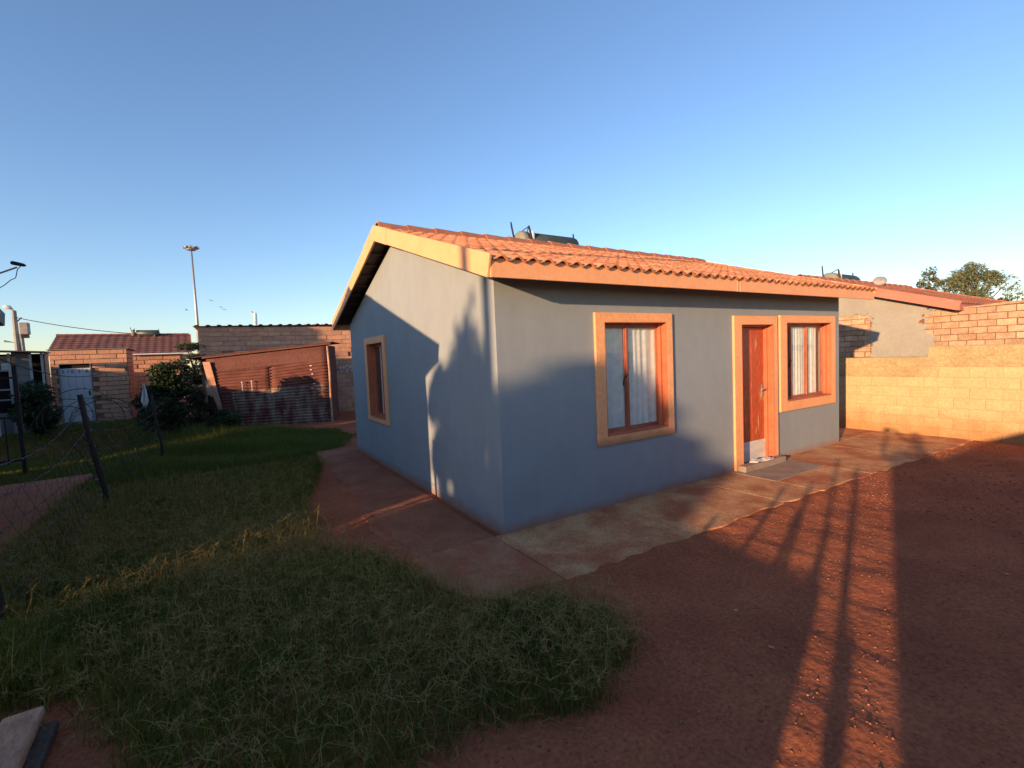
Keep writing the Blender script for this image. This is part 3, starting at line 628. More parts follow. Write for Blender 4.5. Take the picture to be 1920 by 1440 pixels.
for y, zz in ((-0.09, 3.075), (6.0, 3.30)):
    for k in range(n * 2 + 1): x = x0 + (x1 - x0) * k / (2 * n); rs.v.append((x, y, zz + 0.012 * (x + 2.8) + ibr(x)))
N = 2 * n + 1
for k in range(2 * n): rs.f.append((k, k + 1, N + k + 1, N + k))
o = rs.build('roof_sheet', 'galv_dull', bb); o.modifiers.new('s', 'SOLIDIFY').thickness = 0.012
MB().box(-2.80, 7.05, 0.205, 0.26, 3.062, 3.07).build('wall_plate', 'bark', bb)
MB().tube([(-1.08, 1.2, 3.05), (-1.08, 1.2, 3.62)], 0.055, 10).tube([(-1.13, 1.2, 3.58), (-1.20, 1.2, 3.66)], 0.04, 8).build('flue_pipe', 'white_paint', bb)
text_obj('HOS', 0.24, 'white_paint', bb, Matrix.Translation((1.36, -0.012, 1.50)) @ Matrix.Rotation(math.pi / 2, 4, 'X'))
for x, z in ((1.42, 1.44), (1.62, 1.41), (1.78, 1.43)): MB().box(x, x + 0.025, -0.012, -0.007, z, z + 0.1).build('paint_run', 'white_paint', bb)

# ---------------------------------------------------------------- rusty shack (its own axes: x along the front)
sang = math.atan2(11.05 - 12.3, 0.57 + 2.6)
shk = thing('corrugated_shack', 'rusty red corrugated iron shack with a slanted roof behind the lawn', 'shack', (-2.6, 12.3, 0.0), sang)
def sheet(parent, m, x0, x1, z0a, z1a, z0b, z1b, y, wave=0.085, amp=0.018, name='sheet', nx=6, wob=0.01):
    mb = MB(); rows = max(4, int((z1a - z0a) / wave * 5)); r = random.Random(int(x0 * 100 + z0a * 1000))
    for i_ in range(nx + 1):
        t = i_ / nx; x = x0 + (x1 - x0) * t; za = z0a + (z0b - z0a) * t; zb = z1a + (z1b - z1a) * t; wb = r.uniform(-wob, wob)
        for k in range(rows + 1):
            z = za + (zb - za) * k / rows; mb.v.append((x, y + amp * math.sin(2 * math.pi * (z1a - z0a) * k / rows / wave) + wb, z))
    for i_ in range(nx):
        for k in range(rows): mb.f.append((i_ * (rows + 1) + k, (i_ + 1) * (rows + 1) + k, (i_ + 1) * (rows + 1) + k + 1, i_ * (rows + 1) + k + 1))
    o = mb.build(name, m, parent, True); o.modifiers.new('s', 'SOLIDIFY').thickness = 0.004; return o
sheet(shk, 'rust_flat', 0.05, 3.38, 1.62, 2.06, 1.86, 2.34, 0.0, 0.22, 0.006, nx=14, wob=0.012)
sheet(shk, 'rust', 0.06, 1.75, 0.98, 1.66, 1.0, 1.74, -0.012, nx=8)
sheet(shk, 'rust', 1.72, 3.37, 1.0, 1.72, 1.12, 1.90, -0.020, nx=8)
sheet(shk, 'rust', 0.07, 0.70, 0.0, 1.0, 0.0, 1.0, -0.004, nx=4)
sheet(shk, 'sheet_stained', 0.66, 1.78, 0.45, 1.08, 0.47, 1.10, -0.034, nx=8)
sheet(shk, 'sheet_stained', 1.74, 3.36, 0.47, 1.10, 0.50, 1.16, -0.046, nx=8)
sheet(shk, 'sheet_stained', 0.60, 2.0, 0.0, 0.48, 0.0, 0.50, -0.026, nx=8)
sheet(shk, 'sheet_stained', 1.96, 3.36, 0.0, 0.50, 0.0, 0.52, -0.038, nx=8)
MB().box(0.0, 3.38, 0.03, 0.07, 0.0, 2.0).build('backing', 'dark_inside', shk)
def ysheet(x, m, y0, y1, z0, z1a, z1b):
    mb = MB().prism([(x, y0, z0), (x, y1, z0), (x, y1, z1b), (x, y0, z1a)], (0.02, 0, 0)); mb.build('sheet', m, shk)
ysheet(0.0, 'rust', 0.075, 1.15, 0, 2.0, 2.0); ysheet(3.36, 'rust', 0.075, 1.15, 0, 2.3, 2.3)
MB().box(0.0, 3.38, 1.151, 1.18, 0, 2.0).build('sheet', 'rust', shk)
MB().prism([(-0.55, -0.12, 2.06), (3.55, -0.12, 2.385), (3.55, -0.12, 2.40), (-0.55, -0.12, 2.075)], (0, 1.4, 0)).build('roof_sheet', 'rust', shk)
MB().prism([(-0.03, -0.10, 2.045), (3.48, -0.10, 2.325), (3.48, -0.10, 2.378), (-0.03, -0.10, 2.098)], (0, 0.05, 0)).build('purlin', 'rust_flat', shk)
MB().prism([(-0.03, -0.07, 1.95), (0.16, -0.075, 1.95), (0.26, -0.075, 1.42), (0.06, -0.07, 1.42)], (0, 0.012, 0)).build('flashing', 'sheet_pale', shk)
MB().prism([(0.0, -0.06, 1.418), (0.25, -0.065, 1.418), (0.42, -0.065, 0.42), (0.32, -0.06, 0.42), (0.17, -0.06, 0.95), (0.03, -0.06, 1.0)], (0, 0.012, 0)).build('flashing', 'sheet_pale', shk)
MB().tube([(3.39, -0.05, 0.0), (3.385, -0.05, 0.8), (3.40, -0.05, 1.5), (3.38, -0.05, 2.28)], [0.03, 0.026, 0.032, 0.028], 8).build('corner_post', 'sheet_pale', shk)
for x, z in ((0.98, 1.30), (1.24, 1.32)):
    MB().tube([(x, -0.10, 1.06), (x, -0.10, z)], 0.009, 6).tube([(x, -0.10, z), (x, -0.10, z + 0.035)], 0.022, 8).build('bolt', 'white_paint', shk)
for x, z in ((2.85, 1.70), (2.85, 1.58), (2.88, 1.45), (2.92, 1.16)): MB().box(x, x + 0.05, -0.05, -0.042, z, z + 0.025).build('patch', 'white_paint', shk)

# ---------------------------------------------------------------- brick outhouse with the numbered door
oang = 0.0
oh = thing('outhouse', 'small orange brick outhouse with a pale blue numbered door', 'outhouse', (-6.24, 14.0, 0.33), oang); oh.scale = (0.9, 1, 1)
oc = grid_wall([0.0, 0.17, 0.95, 1.86], [-0.3, 0.06, 1.76, 2.12], lambda u, v: not (0.17 < u < 0.95 and 0.06 < v < 1.76), lambda u, v, d: (u, 0.03 + d, v), 0.12); oc.build('wall_core', 'mortar', oh)
brick_x(oh, 'brick_orange', 0.0, 1.86, 0.0, 2.12, 0.333, 0.1325, 0.004, 0.016, skip=lambda x, z: 0.12 < x < 1.0 and z < 1.78)
for xa, xb in ((0.0, 0.165), (0.955, 1.1)): brick_x(oh, 'brick_orange', xa, xb, 0.0, 1.76, 0.333, 0.1325, 0.004, 0.016, skip=lambda x, z: x > 1.0)
def brick_side(parent, m, y0, y1, z0, z1, x):
    z = z0; r = 0
    while z < z1 - .05:
        y = y0 - (0.16 if r % 2 else 0)
        while y < y1 - .05:
            a, b = max(y, y0), min(y + .317, y1)
            if b - a > .06:
                L_ = round((b - a) * 40) / 40; o = link('brick', block_mesh(L_, 0.1165, m, 0.03), parent, (x, a, z)); o.scale = (-1, 1, 1)
            y += .333
        z += .1325; r += 1
MB().box(1.71, 1.83, 0.151, 1.25, -0.3, 2.09).build('side_wall', 'mortar', oh); brick_side(oh, 'brick_old', 0.16, 1.25, 0.0, 2.08, 1.856)
MB().box(0.0, 0.12, 0.151, 1.25, -0.3, 2.09).build('side_wall', 'brick_old', oh); MB().box(0.0, 1.83, 1.251, 1.35, -0.3, 2.05).build('side_wall', 'brick_old', oh)
MB().prism([(-0.05, -0.03, 2.125), (-0.05, 1.45, 2.10), (-0.05, 1.45, 2.12), (-0.05, -0.03, 2.145)], (1.98, 0, 0)).build('roof_sheet', 'asbestos', oh)
MB().box(0.171, 0.20, 0.0, 0.10, 0.061, 1.759).box(0.92, 0.949, 0.0, 0.10, 0.061, 1.759).box(0.2005, 0.9195, 0.0, 0.10, 1.725, 1.759).build('door_frame', 'galv', oh)
od = MB().box(0.203, 0.917, 0.03, 0.065, 0.075, 1.60).build('door', 'door_blue', oh, bevel=0.003)
for k in range(1, 4): MB().box(0.203 + k * 0.178 - 0.003, 0.203 + k * 0.178 + 0.003, 0.0265, 0.0295, 0.08, 1.595).build('groove', 'galv_dull', od)
MB().box(0.2, 0.92, 0.09, 0.10, 1.602, 1.724).build('transom', 'dark_inside', oh)
for ch, x, s_ in (('5', 0.24, 0.13), ('7', 0.37, 0.09), ('6', 0.46, 0.13), ('2', 0.625, 0.13), ('8', 0.80, 0.13)):
    text_obj(ch, s_, 'ink', od, Matrix.Translation((x, 0.027, 1.47)) @ Matrix.Rotation(math.pi / 2, 4, 'X'))
MB().box(0.84, 0.88, 0.015, 0.029, 0.82, 0.94).build('handle', 'metal_dark', od)
_st = 0
for k in range(7): 
    l = random.uniform(0.2, 0.3); MB().box(0.02 + _st, 0.0 + _st + l, -0.30, -0.05, -0.25, 0.05 + random.uniform(-.015, .01)).build('step_block', 'concrete_grey', oh, bevel=0.015); _st += l
    if _st > 1.55: break

# second brick room set back to the right of the outhouse
sb = thing('brick_store_room', 'grey brick store room set back behind the outhouse', 'building', (-4.75, 16.4, 0.33), 0.06)
MB().box(0, 1.35, 0.03, 1.3, -0.3, 1.98).build('wall_core', 'mortar', sb); brick_x(sb, 'brick_old', 0.0, 1.35, 0.0, 1.97, 0.36, 0.14, 0.002, 0.014)
MB().prism([(-0.05, -0.1, 1.985), (-0.05, 1.4, 2.0), (-0.05, 1.4, 2.02), (-0.05, -0.1, 2.005)], (1.5, 0, 0)).build('roof_sheet', 'galv', sb)
for nm, lb, pts in (('timber_pole', 'pale pole leaning on the brick outhouse corner', [(-4.62, 14.75, 0.98), (-4.78, 14.72, 1.62)]), ('timber_pole', 'pale pole leaning on the grey store room corner', [(-3.1, 15.9, 1.25), (-3.38, 15.95, 1.92)])):
    x, y, z = pts[0]; q = pts[1]
    MBo = MB().tube([(x + (x - q[0]) * 1.4, y, gz(x, y) - 0.02), pts[0], q], 0.014, 8).build(nm, 'concrete_grey'); tag(MBo, lb, 'pole', 'leaning poles by the brick rooms')

# ---------------------------------------------------------------- house with a maroon tile roof, far behind
th = thing('tiled_house', 'far house with maroon tiled roof above the outhouse', 'house', (-9.4, 27.4, 0.3), 0.04)
MB().box(0.2, 5.55, 0.35, 5.2, -0.3, 2.35).build('wall', 'wall_paint_grey', th)
MB().prism([(5.56, 0.35, 2.35), (5.56, 5.2, 2.35), (5.56, 2.8, 3.46)], (0.02, 0, 0)).build('gable', 'wall_paint_grey', th)
tr = MB(); n = 17 * 6; rows = 9; W = 5.9
for mir in (0, 1):
    for r in range(rows):
        b = len(tr.v)
        for e in (0, 1):
            for k in range(n + 1):
                x = W * k / n; y = (r + e * 1.1) * 2.85 / rows; z = 2.42 + (r + e * 1.1) * 0.85 / rows + (0.03 if e == 0 else 0) + 0.008 * math.cos(2 * math.pi * k / 6)
                tr.v.append((x, 5.6 - y if mir else y - 0.02, z))
        for k in range(n): tr.f.append((b + k, b + k + 1, b + n + 2 + k, b + n + 1 + k))
tr.v = [(x, y, z + 0.30 * (min(y, 5.6 - y) / 2.8)) for x, y, z in tr.v]
rf = tr.build('roof', 'tile_maroon', th, True)
for mir in (0, 1): MB().prism([(0, 5.58 if mir else 0.0, 2.38), (0, 2.8, 3.52), (0, 2.8, 3.50), (0, 5.58 if mir else 0.0, 2.36)], (5.9, 0, 0)).build('underlay', 'tile_maroon', rf)
rme = MB().prism([(0, -0.13, -0.03), (0, -0.05, 0.06), (0, 0.05, 0.06), (0, 0.13, -0.03)], (0.36, 0, 0)).mesh('ridge_tile', 'tile_maroon')
for k in range(16): link('ridge_tile', rme, rf, (k * 0.365, 2.82, 3.60), (0, 0.04, 0))
MB().box(0, 5.9, -0.06, -0.035, 2.30, 2.42).build('fascia_board', 'white_paint', th)
MB().prism([(5.9, -0.03, 2.36), (5.9, 2.8, 3.50), (5.9, 2.8, 3.62), (5.9, -0.03, 2.48)], (0.03, 0, 0)).build('bargeboard', 'white_paint', th)
MB().prism([(5.9, 5.63, 2.36), (5.9, 2.8, 3.50), (5.9, 2.8, 3.62), (5.9, 5.63, 2.48)], (0.03, 0, 0)).build('bargeboard', 'white_paint', th)
MB().box(5.25, 5.33, -0.1, 0.0, 0.0, 2.30).build('downpipe', 'white_paint', th)
geyser('solar water heater tank on the ridge of the far maroon roof', (-6.35, 30.25, 3.95), 0.95)

# ---------------------------------------------------------------- grey lean-to shed at the left edge
gs = thing('lean_to_shed', 'grey boarded lean-to shed with dark window openings at the left edge', 'shed', (-6.0, 12.6, 0.28), 0.12)
MB().box(-0.02, -0.0, 0.0, 0.6, -0.3, 2.05).build('side_wall', 'brick_old', gs)
for k in range(14): MB().box(-0.60, -0.30, 0.0, 0.02, 0.0 + k * 0.15, 0.146 + k * 0.15).build('board', 'grey_board', gs, bevel=0.004)
for k in range(13): MB().box(-1.4, -0.66, 0.03, 0.05, 0.0 + k * 0.15, 0.146 + k * 0.15).build('board', 'grey_board', gs, bevel=0.004) if k < 4 or k > 11 else None
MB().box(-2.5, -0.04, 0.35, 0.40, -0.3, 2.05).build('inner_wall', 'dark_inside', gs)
for x in (-0.64, -0.27, -0.06): MB().box(x - 0.025, x + 0.025, -0.045, -0.005, -0.3, 2.06).build('post', 'galv', gs, bevel=0.004)
MB().box(-0.93, -0.87, -0.25, -0.19, -0.3, 1.9).build('post', 'white_paint', gs)
for z in (0.9, 1.15, 1.62): MB().box(-1.4, -0.67, 0.0, 0.03, z, z + 0.035).build('rail', 'galv', gs)
for z in (0.95, 1.2): MB().box(-0.24, -0.07, 0.0, 0.03, z, z + 0.03).build('rail', 'galv', gs)
for k in range(2): MB().box(-0.93 + k * 0.14, -0.81 + k * 0.14, 0.01, 0.028, 1.66, 1.82).build('pane', 'kick', gs)
MB().prism([(-2.5, -0.35, 2.20), (0.05, -0.35, 2.06), (0.05, -0.35, 2.085), (-2.5, -0.35, 2.225)], (0, 1.0, 0)).build('roof_sheet', 'galv_dull', gs)

# ---------------------------------------------------------------- steel gate, fence, wires
gt = thing('steel_gate', 'black steel bar gate beside the neighbour house at the left edge', 'gate', (-5.31, 7.8, 0.0))
gm = MB().box(-0.025, 0.025, -0.025, 0.025, -0.2, 2.1).build('gate_post', 'metal_dark', gt)
for z in (0.25, 1.02, 1.72, 2.08): MB().box(-1.6, -0.028, -0.015, 0.015, z, z + 0.035).build('rail', 'metal_dark', gt)
for k in range(11): MB().box(-1.6 + k * 0.14, -1.584 + k * 0.14, -0.008, 0.008, 0.2, 1.02).build('bar', 'metal_dark', gt)
for k in range(4): MB().box(-1.6 + k * 0.42, -1.58 + k * 0.42, -0.008, 0.008, 1.06, 2.08).build('bar', 'metal_dark', gt)

FP = [(-3.56, 0.42, 1.3, -0.06, 0.03, 'dark steel fence post at the left edge, nearest to the camera'), (-3.545, 3.66, 1.50, -0.14, 0.03, 'tall leaning dark fence post before the pale blue door'), (-3.32, 7.58, 1.30, -0.08, 0.026, 'thin dark fence post in front of the dark bush'), (-3.3, 11.0, 1.3, -0.05, 0.026, 'farthest dark fence post beside the rusty shack')]
tops = []
for x, y, h, lean, r, lb in FP:
    f = thing('fence_post', lb, 'fence post', (x, y, 0.0), 0, 'posts of the wire fence')
    MB().tube([(0, 0, -0.3), (0.01, 0, 0.3), (lean * 0.6, 0.005, h * 0.6), (lean, 0, h)], [r, r, r * 0.97, r * 0.95], 8).build('post', 'post_dark', f, True)
    nt_ = MB()
    for k in range(6): z = 0.25 + k * (h - 0.3) / 6; nt_.tube([(lean * z / h - r - 0.004, 0, z), (lean * z / h + r + 0.004, 0, z + 0.01)], 0.008, 5)
    nt_.build('wire_tie', 'galv_dull', f); tops.append((x, y, h, lean))
wf = thing('barbed_wire', 'slack barbed wire strands strung between the dark fence posts', 'wire', (0, 0, 0))
def barb(pts, r=0.0035, every=0.11, rb=0.018):
    mb = MB().tube(pts, r, 4); P = [Vector(p) for p in pts]; acc = 0
    for k in range(len(P) - 1):
        acc += (P[k + 1] - P[k]).length
        if acc > every:
            acc = 0; d = Vector((random.uniform(-1, 1), random.uniform(-1, 1), random.uniform(-1, 1))).normalized() * rb; mb.tube([P[k] - d, P[k] + d], r * 0.8, 3)
    return mb
for k in range(len(tops) - 1):
    a, b = tops[k], tops[k + 1]
    for s_ in range(5):
        fz = 0.2 + 0.17 * s_; P = []
        for i_ in range(25):
            t = i_ / 24; sag = 0.05 * (1 + random.random() * 0.15) * math.sin(math.pi * t) * (1.2 + s_ * 0.3)
            za, zb = a[2] * fz, b[2] * fz; P.append((a[0] + a[3] * fz + (b[0] + b[3] * fz - a[0] - a[3] * fz) * t + 0.012 * math.sin(9 * t + s_), a[1] + (b[1] - a[1]) * t, za + (zb - za) * t - sag))
        barb(P).build('strand', 'metal_dark', wf)
# loose loops of razor wire by the leaning post
rw = thing('razor_wire_coil', 'loose dark loops of razor wire around the leaning fence post', 'wire', (-3.62, 3.66, 0.0))
for k in range(7):
    cx, cy, cz = random.uniform(-0.35, 0.1), random.uniform(0.0, 1.6), random.uniform(1.0, 1.25); ra = random.uniform(0.22, 0.36); t0 = random.uniform(-0.3, 0.5); tl = random.uniform(0.1, 0.6)
    P = [(cx + ra * math.cos(t0 + t) * 1.1, cy + tl * math.sin(t) * 0.4 + 0.02 * t, cz + ra * math.sin(t0 + t)) for t in np.linspace(0, random.uniform(3.2, 4.6), 26)]
    barb(P, 0.004, 0.06, 0.018).build('coil', 'metal_dark', rw)
for k in range(6):
    x = random.uniform(-0.55, 0.05); y = random.uniform(0.1, 2.2); P = [(x + 0.35 * t + 0.05 * math.sin(4 * t), y + 0.1 * t, 1.1 - 1.0 * t + 0.25 * t * t) for t in np.linspace(0, 1, 16)]
    barb(P, 0.0035, 0.05, 0.017).build('coil', 'metal_dark', rw)
# diamond mesh on the fence
wm = thing('wire_mesh', 'sagging diamond wire mesh on the fence beside the lawn', 'wire mesh', (0, 0, 0))
mb = MB(); ya, yb = 0.5, 11.0; hgt = 1.0; stp = 0.22
y = ya - hgt
while y < yb:
    for sgn in (1, -1):
        P = []
        for i_ in range(7):
            t = i_ / 6; yy = y + hgt * t; zz = 0.05 + (hgt * t if sgn > 0 else hgt * (1 - t))
            if ya <= yy <= yb: P.append((-3.56 + 0.05 * math.sin(yy * 1.3) + 0.02 * max(0, yy - 3.6), yy, zz - 0.03 * math.sin(yy * 2.1)))
        if len(P) > 1: mb.tube(P, 0.0012, 3, False)
    y += stp
tag(mb.build('mesh_panel', 'post_dark', wm), kind='stuff')
# cloth hung on the fence
mb = MB(); nx, nz = 10, 16
for k in range(nz + 1):
    for i_ in range(nx + 1):
        u, v = i_ / nx - 0.5, k / nz; wdt = 0.012 + 0.10 * v * (1 - 0.75 * max(0, v - 0.75) / 0.25)
        mb.v.append((u * wdt * 1.5, 0.03 * math.sin(u * 14 + v * 3), -0.46 * v - (0.06 * (0.5 - abs(u)) * v)))
for k in range(nz):
    for i_ in range(nx): q = k * (nx + 1) + i_; mb.f.append((q, q + 1, q + nx + 2, q + nx + 1))
o = mb.build('hanging_cloth', 'cloth_white', None, True, loc=(-3.58, 8.2, 1.50)); o.modifiers.new('s', 'SOLIDIFY').thickness = 0.004
tag(o, 'white cloth hanging on the fence by the dark bush', 'cloth')
# planks by the camera
pk = thing('timber_plank', 'weathered pale plank lying on another at the bottom left corner', 'plank', (-3.13, -1.35, 0.0), 0.05)
MB().box(-0.075, 0.075, -0.72, 0.66, 0.055, 0.105).build('plank', 'old_plank', pk, bevel=0.012)
pk2 = thing('timber_plank', 'dark lower plank under the pale one at the bottom left corner', 'plank', (-3.08, -1.37, 0.0), 0.03)
MB().box(-0.07, 0.075, -0.75, 0.60, 0.0, 0.054).build('plank', 'bark', pk2, bevel=0.01)

# ---------------------------------------------------------------- masts, poles, cables, birds
ma = thing('high_mast_light', 'tall slender high mast light far behind the yards', 'light mast', (-6.0, 126.1, 0.0))
MB().tube([(0, 0, 0), (0, 0, 15), (0, 0, 29.2)], [0.42, 0.3, 0.17], 10).build('mast', 'galv', ma, True)
MB().tube([(0, 0, 28.9), (0, 0, 29.15), (0, 0, 29.4)], [0.9, 1.0, 0.5], 16).build('head_ring', 'galv', ma)
for k in range(8): t = k * math.pi / 4; MB().box(-0.32, 0.32, -0.28, 0.28, -0.2, 0.2).build('flood_light', 'galv_dull', ma, bevel=0.05, loc=(1.25 * math.cos(t), 1.25 * math.sin(t), 29.45), rot=(0.3 * math.sin(t), -0.3 * math.cos(t), t))
up = thing('street_light_pole', 'street light pole with a grey meter box at the far left', 'street light', (-12.23, 34.87, 0.0))
MB().tube([(0.05, 0, 0), (0, 0, 3.8), (0, 0, 5.65)], [0.16, 0.13, 0.11], 8).build('pole', 'concrete_grey', up)
MB().tube([(0.28, 0, 0), (0.22, 0, 4.3)], 0.09, 8).build('stay_pole', 'concrete_grey', up)
MB().tube([(0.0, 0, 5.62), (-0.12, 0, 5.76), (-0.3, 0, 5.84)], [0.05, 0.05, 0.05], 6).build('lamp_arm', 'galv', up)
MB().tube([(-0.05, 0, 5.74), (-0.15, 0, 5.82), (-0.35, 0, 5.86), (-0.42, 0, 5.82)], [0.05, 0.11, 0.12, 0.05], 10).build('lamp_head', 'white_paint', up, True)
MB().box(0.18, 0.58, -0.2, 0.2, 4.25, 4.95).build('meter_box', 'galv_dull', up, bevel=0.04)
MB().box(0.22, 0.52, -0.15, 0.15, 4.05, 4.2495).build('box_bracket', 'metal_dark', up)
MB().tube([(0, 0, 4.9), (0.3, 0, 5.25)], 0.03, 5).build('brace', 'metal_dark', up)
def cable(a, b, sag, r, label):
    P = [tuple(Vector(a).lerp(Vector(b), t) - Vector((0, 0, sag * 4 * t * (1 - t)))) for t in np.linspace(0, 1, 24)]
    o = MB().tube(P, r, 5).build('overhead_cable', 'metal_dark'); tag(o, label, 'cable', 'overhead cables')
cable((-12.2, 34.8, 5.25), (-6.3, 30.4, 3.95), 0.12, 0.022, 'thin black overhead cable from the street light pole to the far maroon roof')
cable((-5.3, 5.9, 2.25), (-5.15, 13.9, 1.75), 0.25, 0.010, 'sagging cable from the left neighbour to the outhouse wall')
sl = thing('street_light', 'tiny distant street light above the grey shed roof', 'street light', (-17.5, 56.0, 0)); MB().tube([(0, 0, 0), (0, 0, 4.9)], 0.09, 6).build('pole', 'galv', sl); MB().tube([(0, 0, 4.8), (-0.5, 0, 4.95), (-1.0, 0, 5.05)], [0.04, 0.04, 0.09], 6).build('lamp_arm', 'galv', sl)
for k, (x, y, z, rz_, lb) in enumerate(((-2.6, 55.7, 9.0, 0.4, 'small bird in flight, highest of those left of the roof'), (-4.8, 55.8, 8.0, 1.1, 'small bird in flight just left of the mast'), (-1.8, 55.8, 8.35, -0.3, 'left bird of the close pair above the brick building'), (-1.5, 55.8, 8.1, 0.2, 'right bird of the close pair above the brick building'), (56.5, 7.9, 6.1, 0.5, 'small bird in flight beside the tree at the right edge'))):
    b = MB().tube([(0, -0.12, 0), (0, -0.05, 0.005), (0, 0.06, 0.005), (0, 0.13, 0)], [0.005, 0.03, 0.03, 0.006], 6)
    for s_ in (-1, 1): b.prism([(s_ * 0.01, 0.05, 0.01), (s_ * 0.14, 0.07, 0.07), (s_ * 0.30, -0.02, 0.03), (s_ * 0.13, -0.02, 0.06), (s_ * 0.01, -0.04, 0.01)], (0, 0, 0.006))
    tag(b.build('bird', 'bird_dark', None, loc=(x, y, z), rot=(0, 0.2, rz_)), lb, 'bird', 'birds in the sky')

# ---------------------------------------------------------------- trees and shrubs
def leaf_mesh(name, clumps, per, size, c0, c1, aspect=2.2, flat=0.0, seed=0, droop=0.0):
    """clumps: list of (centre, (rx,ry,rz)); leaves are small pointed blades of two triangles"""
    r = np.random.default_rng(seed); Ps = []; Cs = []
    for (c, rad) in clumps:
        n = int(per * r.uniform(0.7, 1.3)); d = r.normal(size=(n, 3)); d /= np.linalg.norm(d, axis=1)[:, None]; q = r.uniform(0.25, 1.0, n) ** 0.45
        Ps.append(np.asarray(c) + d * q[:, None] * np.asarray(rad)); Cs.append(np.full(n, r.uniform(0, 1)))
    P = np.concatenate(Ps); C = np.concatenate(Cs); n = len(P)
    a = r.normal(size=(n, 3)); a[:, 2] = a[:, 2] * (1 - flat) - droop; a /= np.linalg.norm(a, axis=1)[:, None]
    b = np.cross(a, r.normal(size=(n, 3))); b /= np.linalg.norm(b, axis=1)[:, None] + 1e-9
    s = size * r.uniform(0.6, 1.3, n)[:, None]
    V = np.stack([P - a * s, P + b * s / aspect, P + a * s, P - b * s / aspect], 1).reshape(-1, 3)
    k = np.arange(n)[:, None] * 4; T = np.concatenate([k + [0, 1, 2], k + [0, 2, 3]], 0)
    t = np.clip(C * 0.7 + r.uniform(0, 0.3, n), 0, 1)[:, None]; col = np.asarray(c0) * (1 - t) + np.asarray(c1) * t
    return raw_mesh(name, V, T, 'leaf', np.repeat(col, 4, 0))
def tree(name, label, loc, h, spread, n_clump, per, leaf, c0, c1, seed, group=None, trunk_r=0.09, base=0.25, clump=(0.3, 0.5), flat_clump=0.75, cat='tree', shape=1.0, skew=(0, 0), aspect=2.2, droop=0.0):
    r = random.Random(seed); t = thing(name, label, cat, (loc[0], loc[1], float(gz(loc[0], loc[1])) - 0.02), 0, group)
    mb = MB(); cl = []; hb = h * base
    mb.tube([(0, 0, -0.1), (0.02 * h, 0.01 * h, hb * 0.6), (0.0, 0.02 * h, hb), (skew[0] * 0.3, skew[1] * 0.3, h * 0.72)], [trunk_r * 1.2, trunk_r, trunk_r * 0.85, trunk_r * 0.3], 8)
    for k in range(n_clump):
        v = (k + 0.5) / n_clump; z = hb + (h - hb) * (0.08 + 0.86 * v); a = r.uniform(0, 6.28)
        rad = spread * math.sin(math.pi * min(0.97, (0.12 + 0.85 * v) ** shape)) ** 0.7 * r.uniform(0.35, 1.0)
        c = (rad * math.cos(a) + skew[0] * v, rad * math.sin(a) + skew[1] * v, z + r.uniform(-0.05, 0.05) * h)
        q = r.uniform(*clump); cl.append((c, (q, q, q * flat_clump)))
        s = (skew[0] * 0.2 * v, skew[1] * 0.2 * v, hb + (c[2] - hb) * 0.45); mb.tube([s, ((s[0] + c[0]) / 2, (s[1] + c[1]) / 2, (s[2] + c[2]) / 2 - 0.02 * h), c], [trunk_r * 0.4, trunk_r * 0.25, trunk_r * 0.08], 5)
    mb.build('trunk', 'bark', t, True)
    link('crown', leaf_mesh('crown', cl, per, leaf, c0, c1, aspect, seed=seed, droop=droop), t)
    return t
DG0, DG1 = (0.018, 0.032, 0.014), (0.045, 0.07, 0.025)
OL0, OL1 = (0.095, 0.12, 0.055), (0.20, 0.22, 0.11)
tree('leafy_tree', 'large olive-green leafy tree behind the neighbouring roof at the right', (36.6, 5.75), 6.0, 2.1, 64, 190, 0.12, OL0, OL1, 11, 'trees behind the right roof', 0.16, 0.3, (0.25, 0.62), 0.9, aspect=4.5)
tree('leafy_tree', 'smaller pale leafy tree left of the large tree behind the right roof', (38.0, 8.2), 6.3, 1.0, 26, 150, 0.10, (0.09, 0.10, 0.05), OL1, 12, 'trees behind the right roof', 0.10, 0.35, (0.22, 0.45), 0.8, aspect=3)
tree('feathery_tree', 'feathery pale green tree rising behind the left end of the rusty shack', (-2.95, 14.0), 2.75, 0.75, 20, 240, 0.05, (0.06, 0.085, 0.035), (0.13, 0.15, 0.065), 13, None, 0.05, 0.45, (0.22, 0.38), 0.32, aspect=3.2)
tree('dark_bush', 'dense dark green bush behind the fence beside the hanging cloth', (-3.42, 10.2), 1.8, 0.5, 30, 230, 0.055, DG0, DG1, 14, 'dark bushes along the fence', 0.04, 0.15, (0.18, 0.32), 0.8, 'bush', aspect=2.2)
tree('dark_bush', 'dark green shrub in front of the grey lean-to shed', (-6.0, 11.6), 1.3, 0.3, 22, 150, 0.055, DG0, DG1, 15, 'dark bushes along the fence', 0.04, 0.12, (0.18, 0.33), 0.8, 'bush', aspect=2.2)
tree('dark_bush', 'dark shrub with brown twigs against the left end of the shack', (-2.85, 12.0), 1.25, 0.3, 12, 200, 0.045, DG0, (0.07, 0.06, 0.03), 16, 'dark bushes along the fence', 0.03, 0.1, (0.15, 0.28), 0.8, 'bush', aspect=2.2)
tree('dark_bush', 'low leafy dark weed clump at the foot of the shack', (-2.2, 10.6), 0.62, 0.4, 12, 260, 0.045, DG0, (0.05, 0.085, 0.03), 17, 'dark bushes along the fence', 0.015, 0.08, (0.12, 0.22), 0.7, 'bush', aspect=2.4)
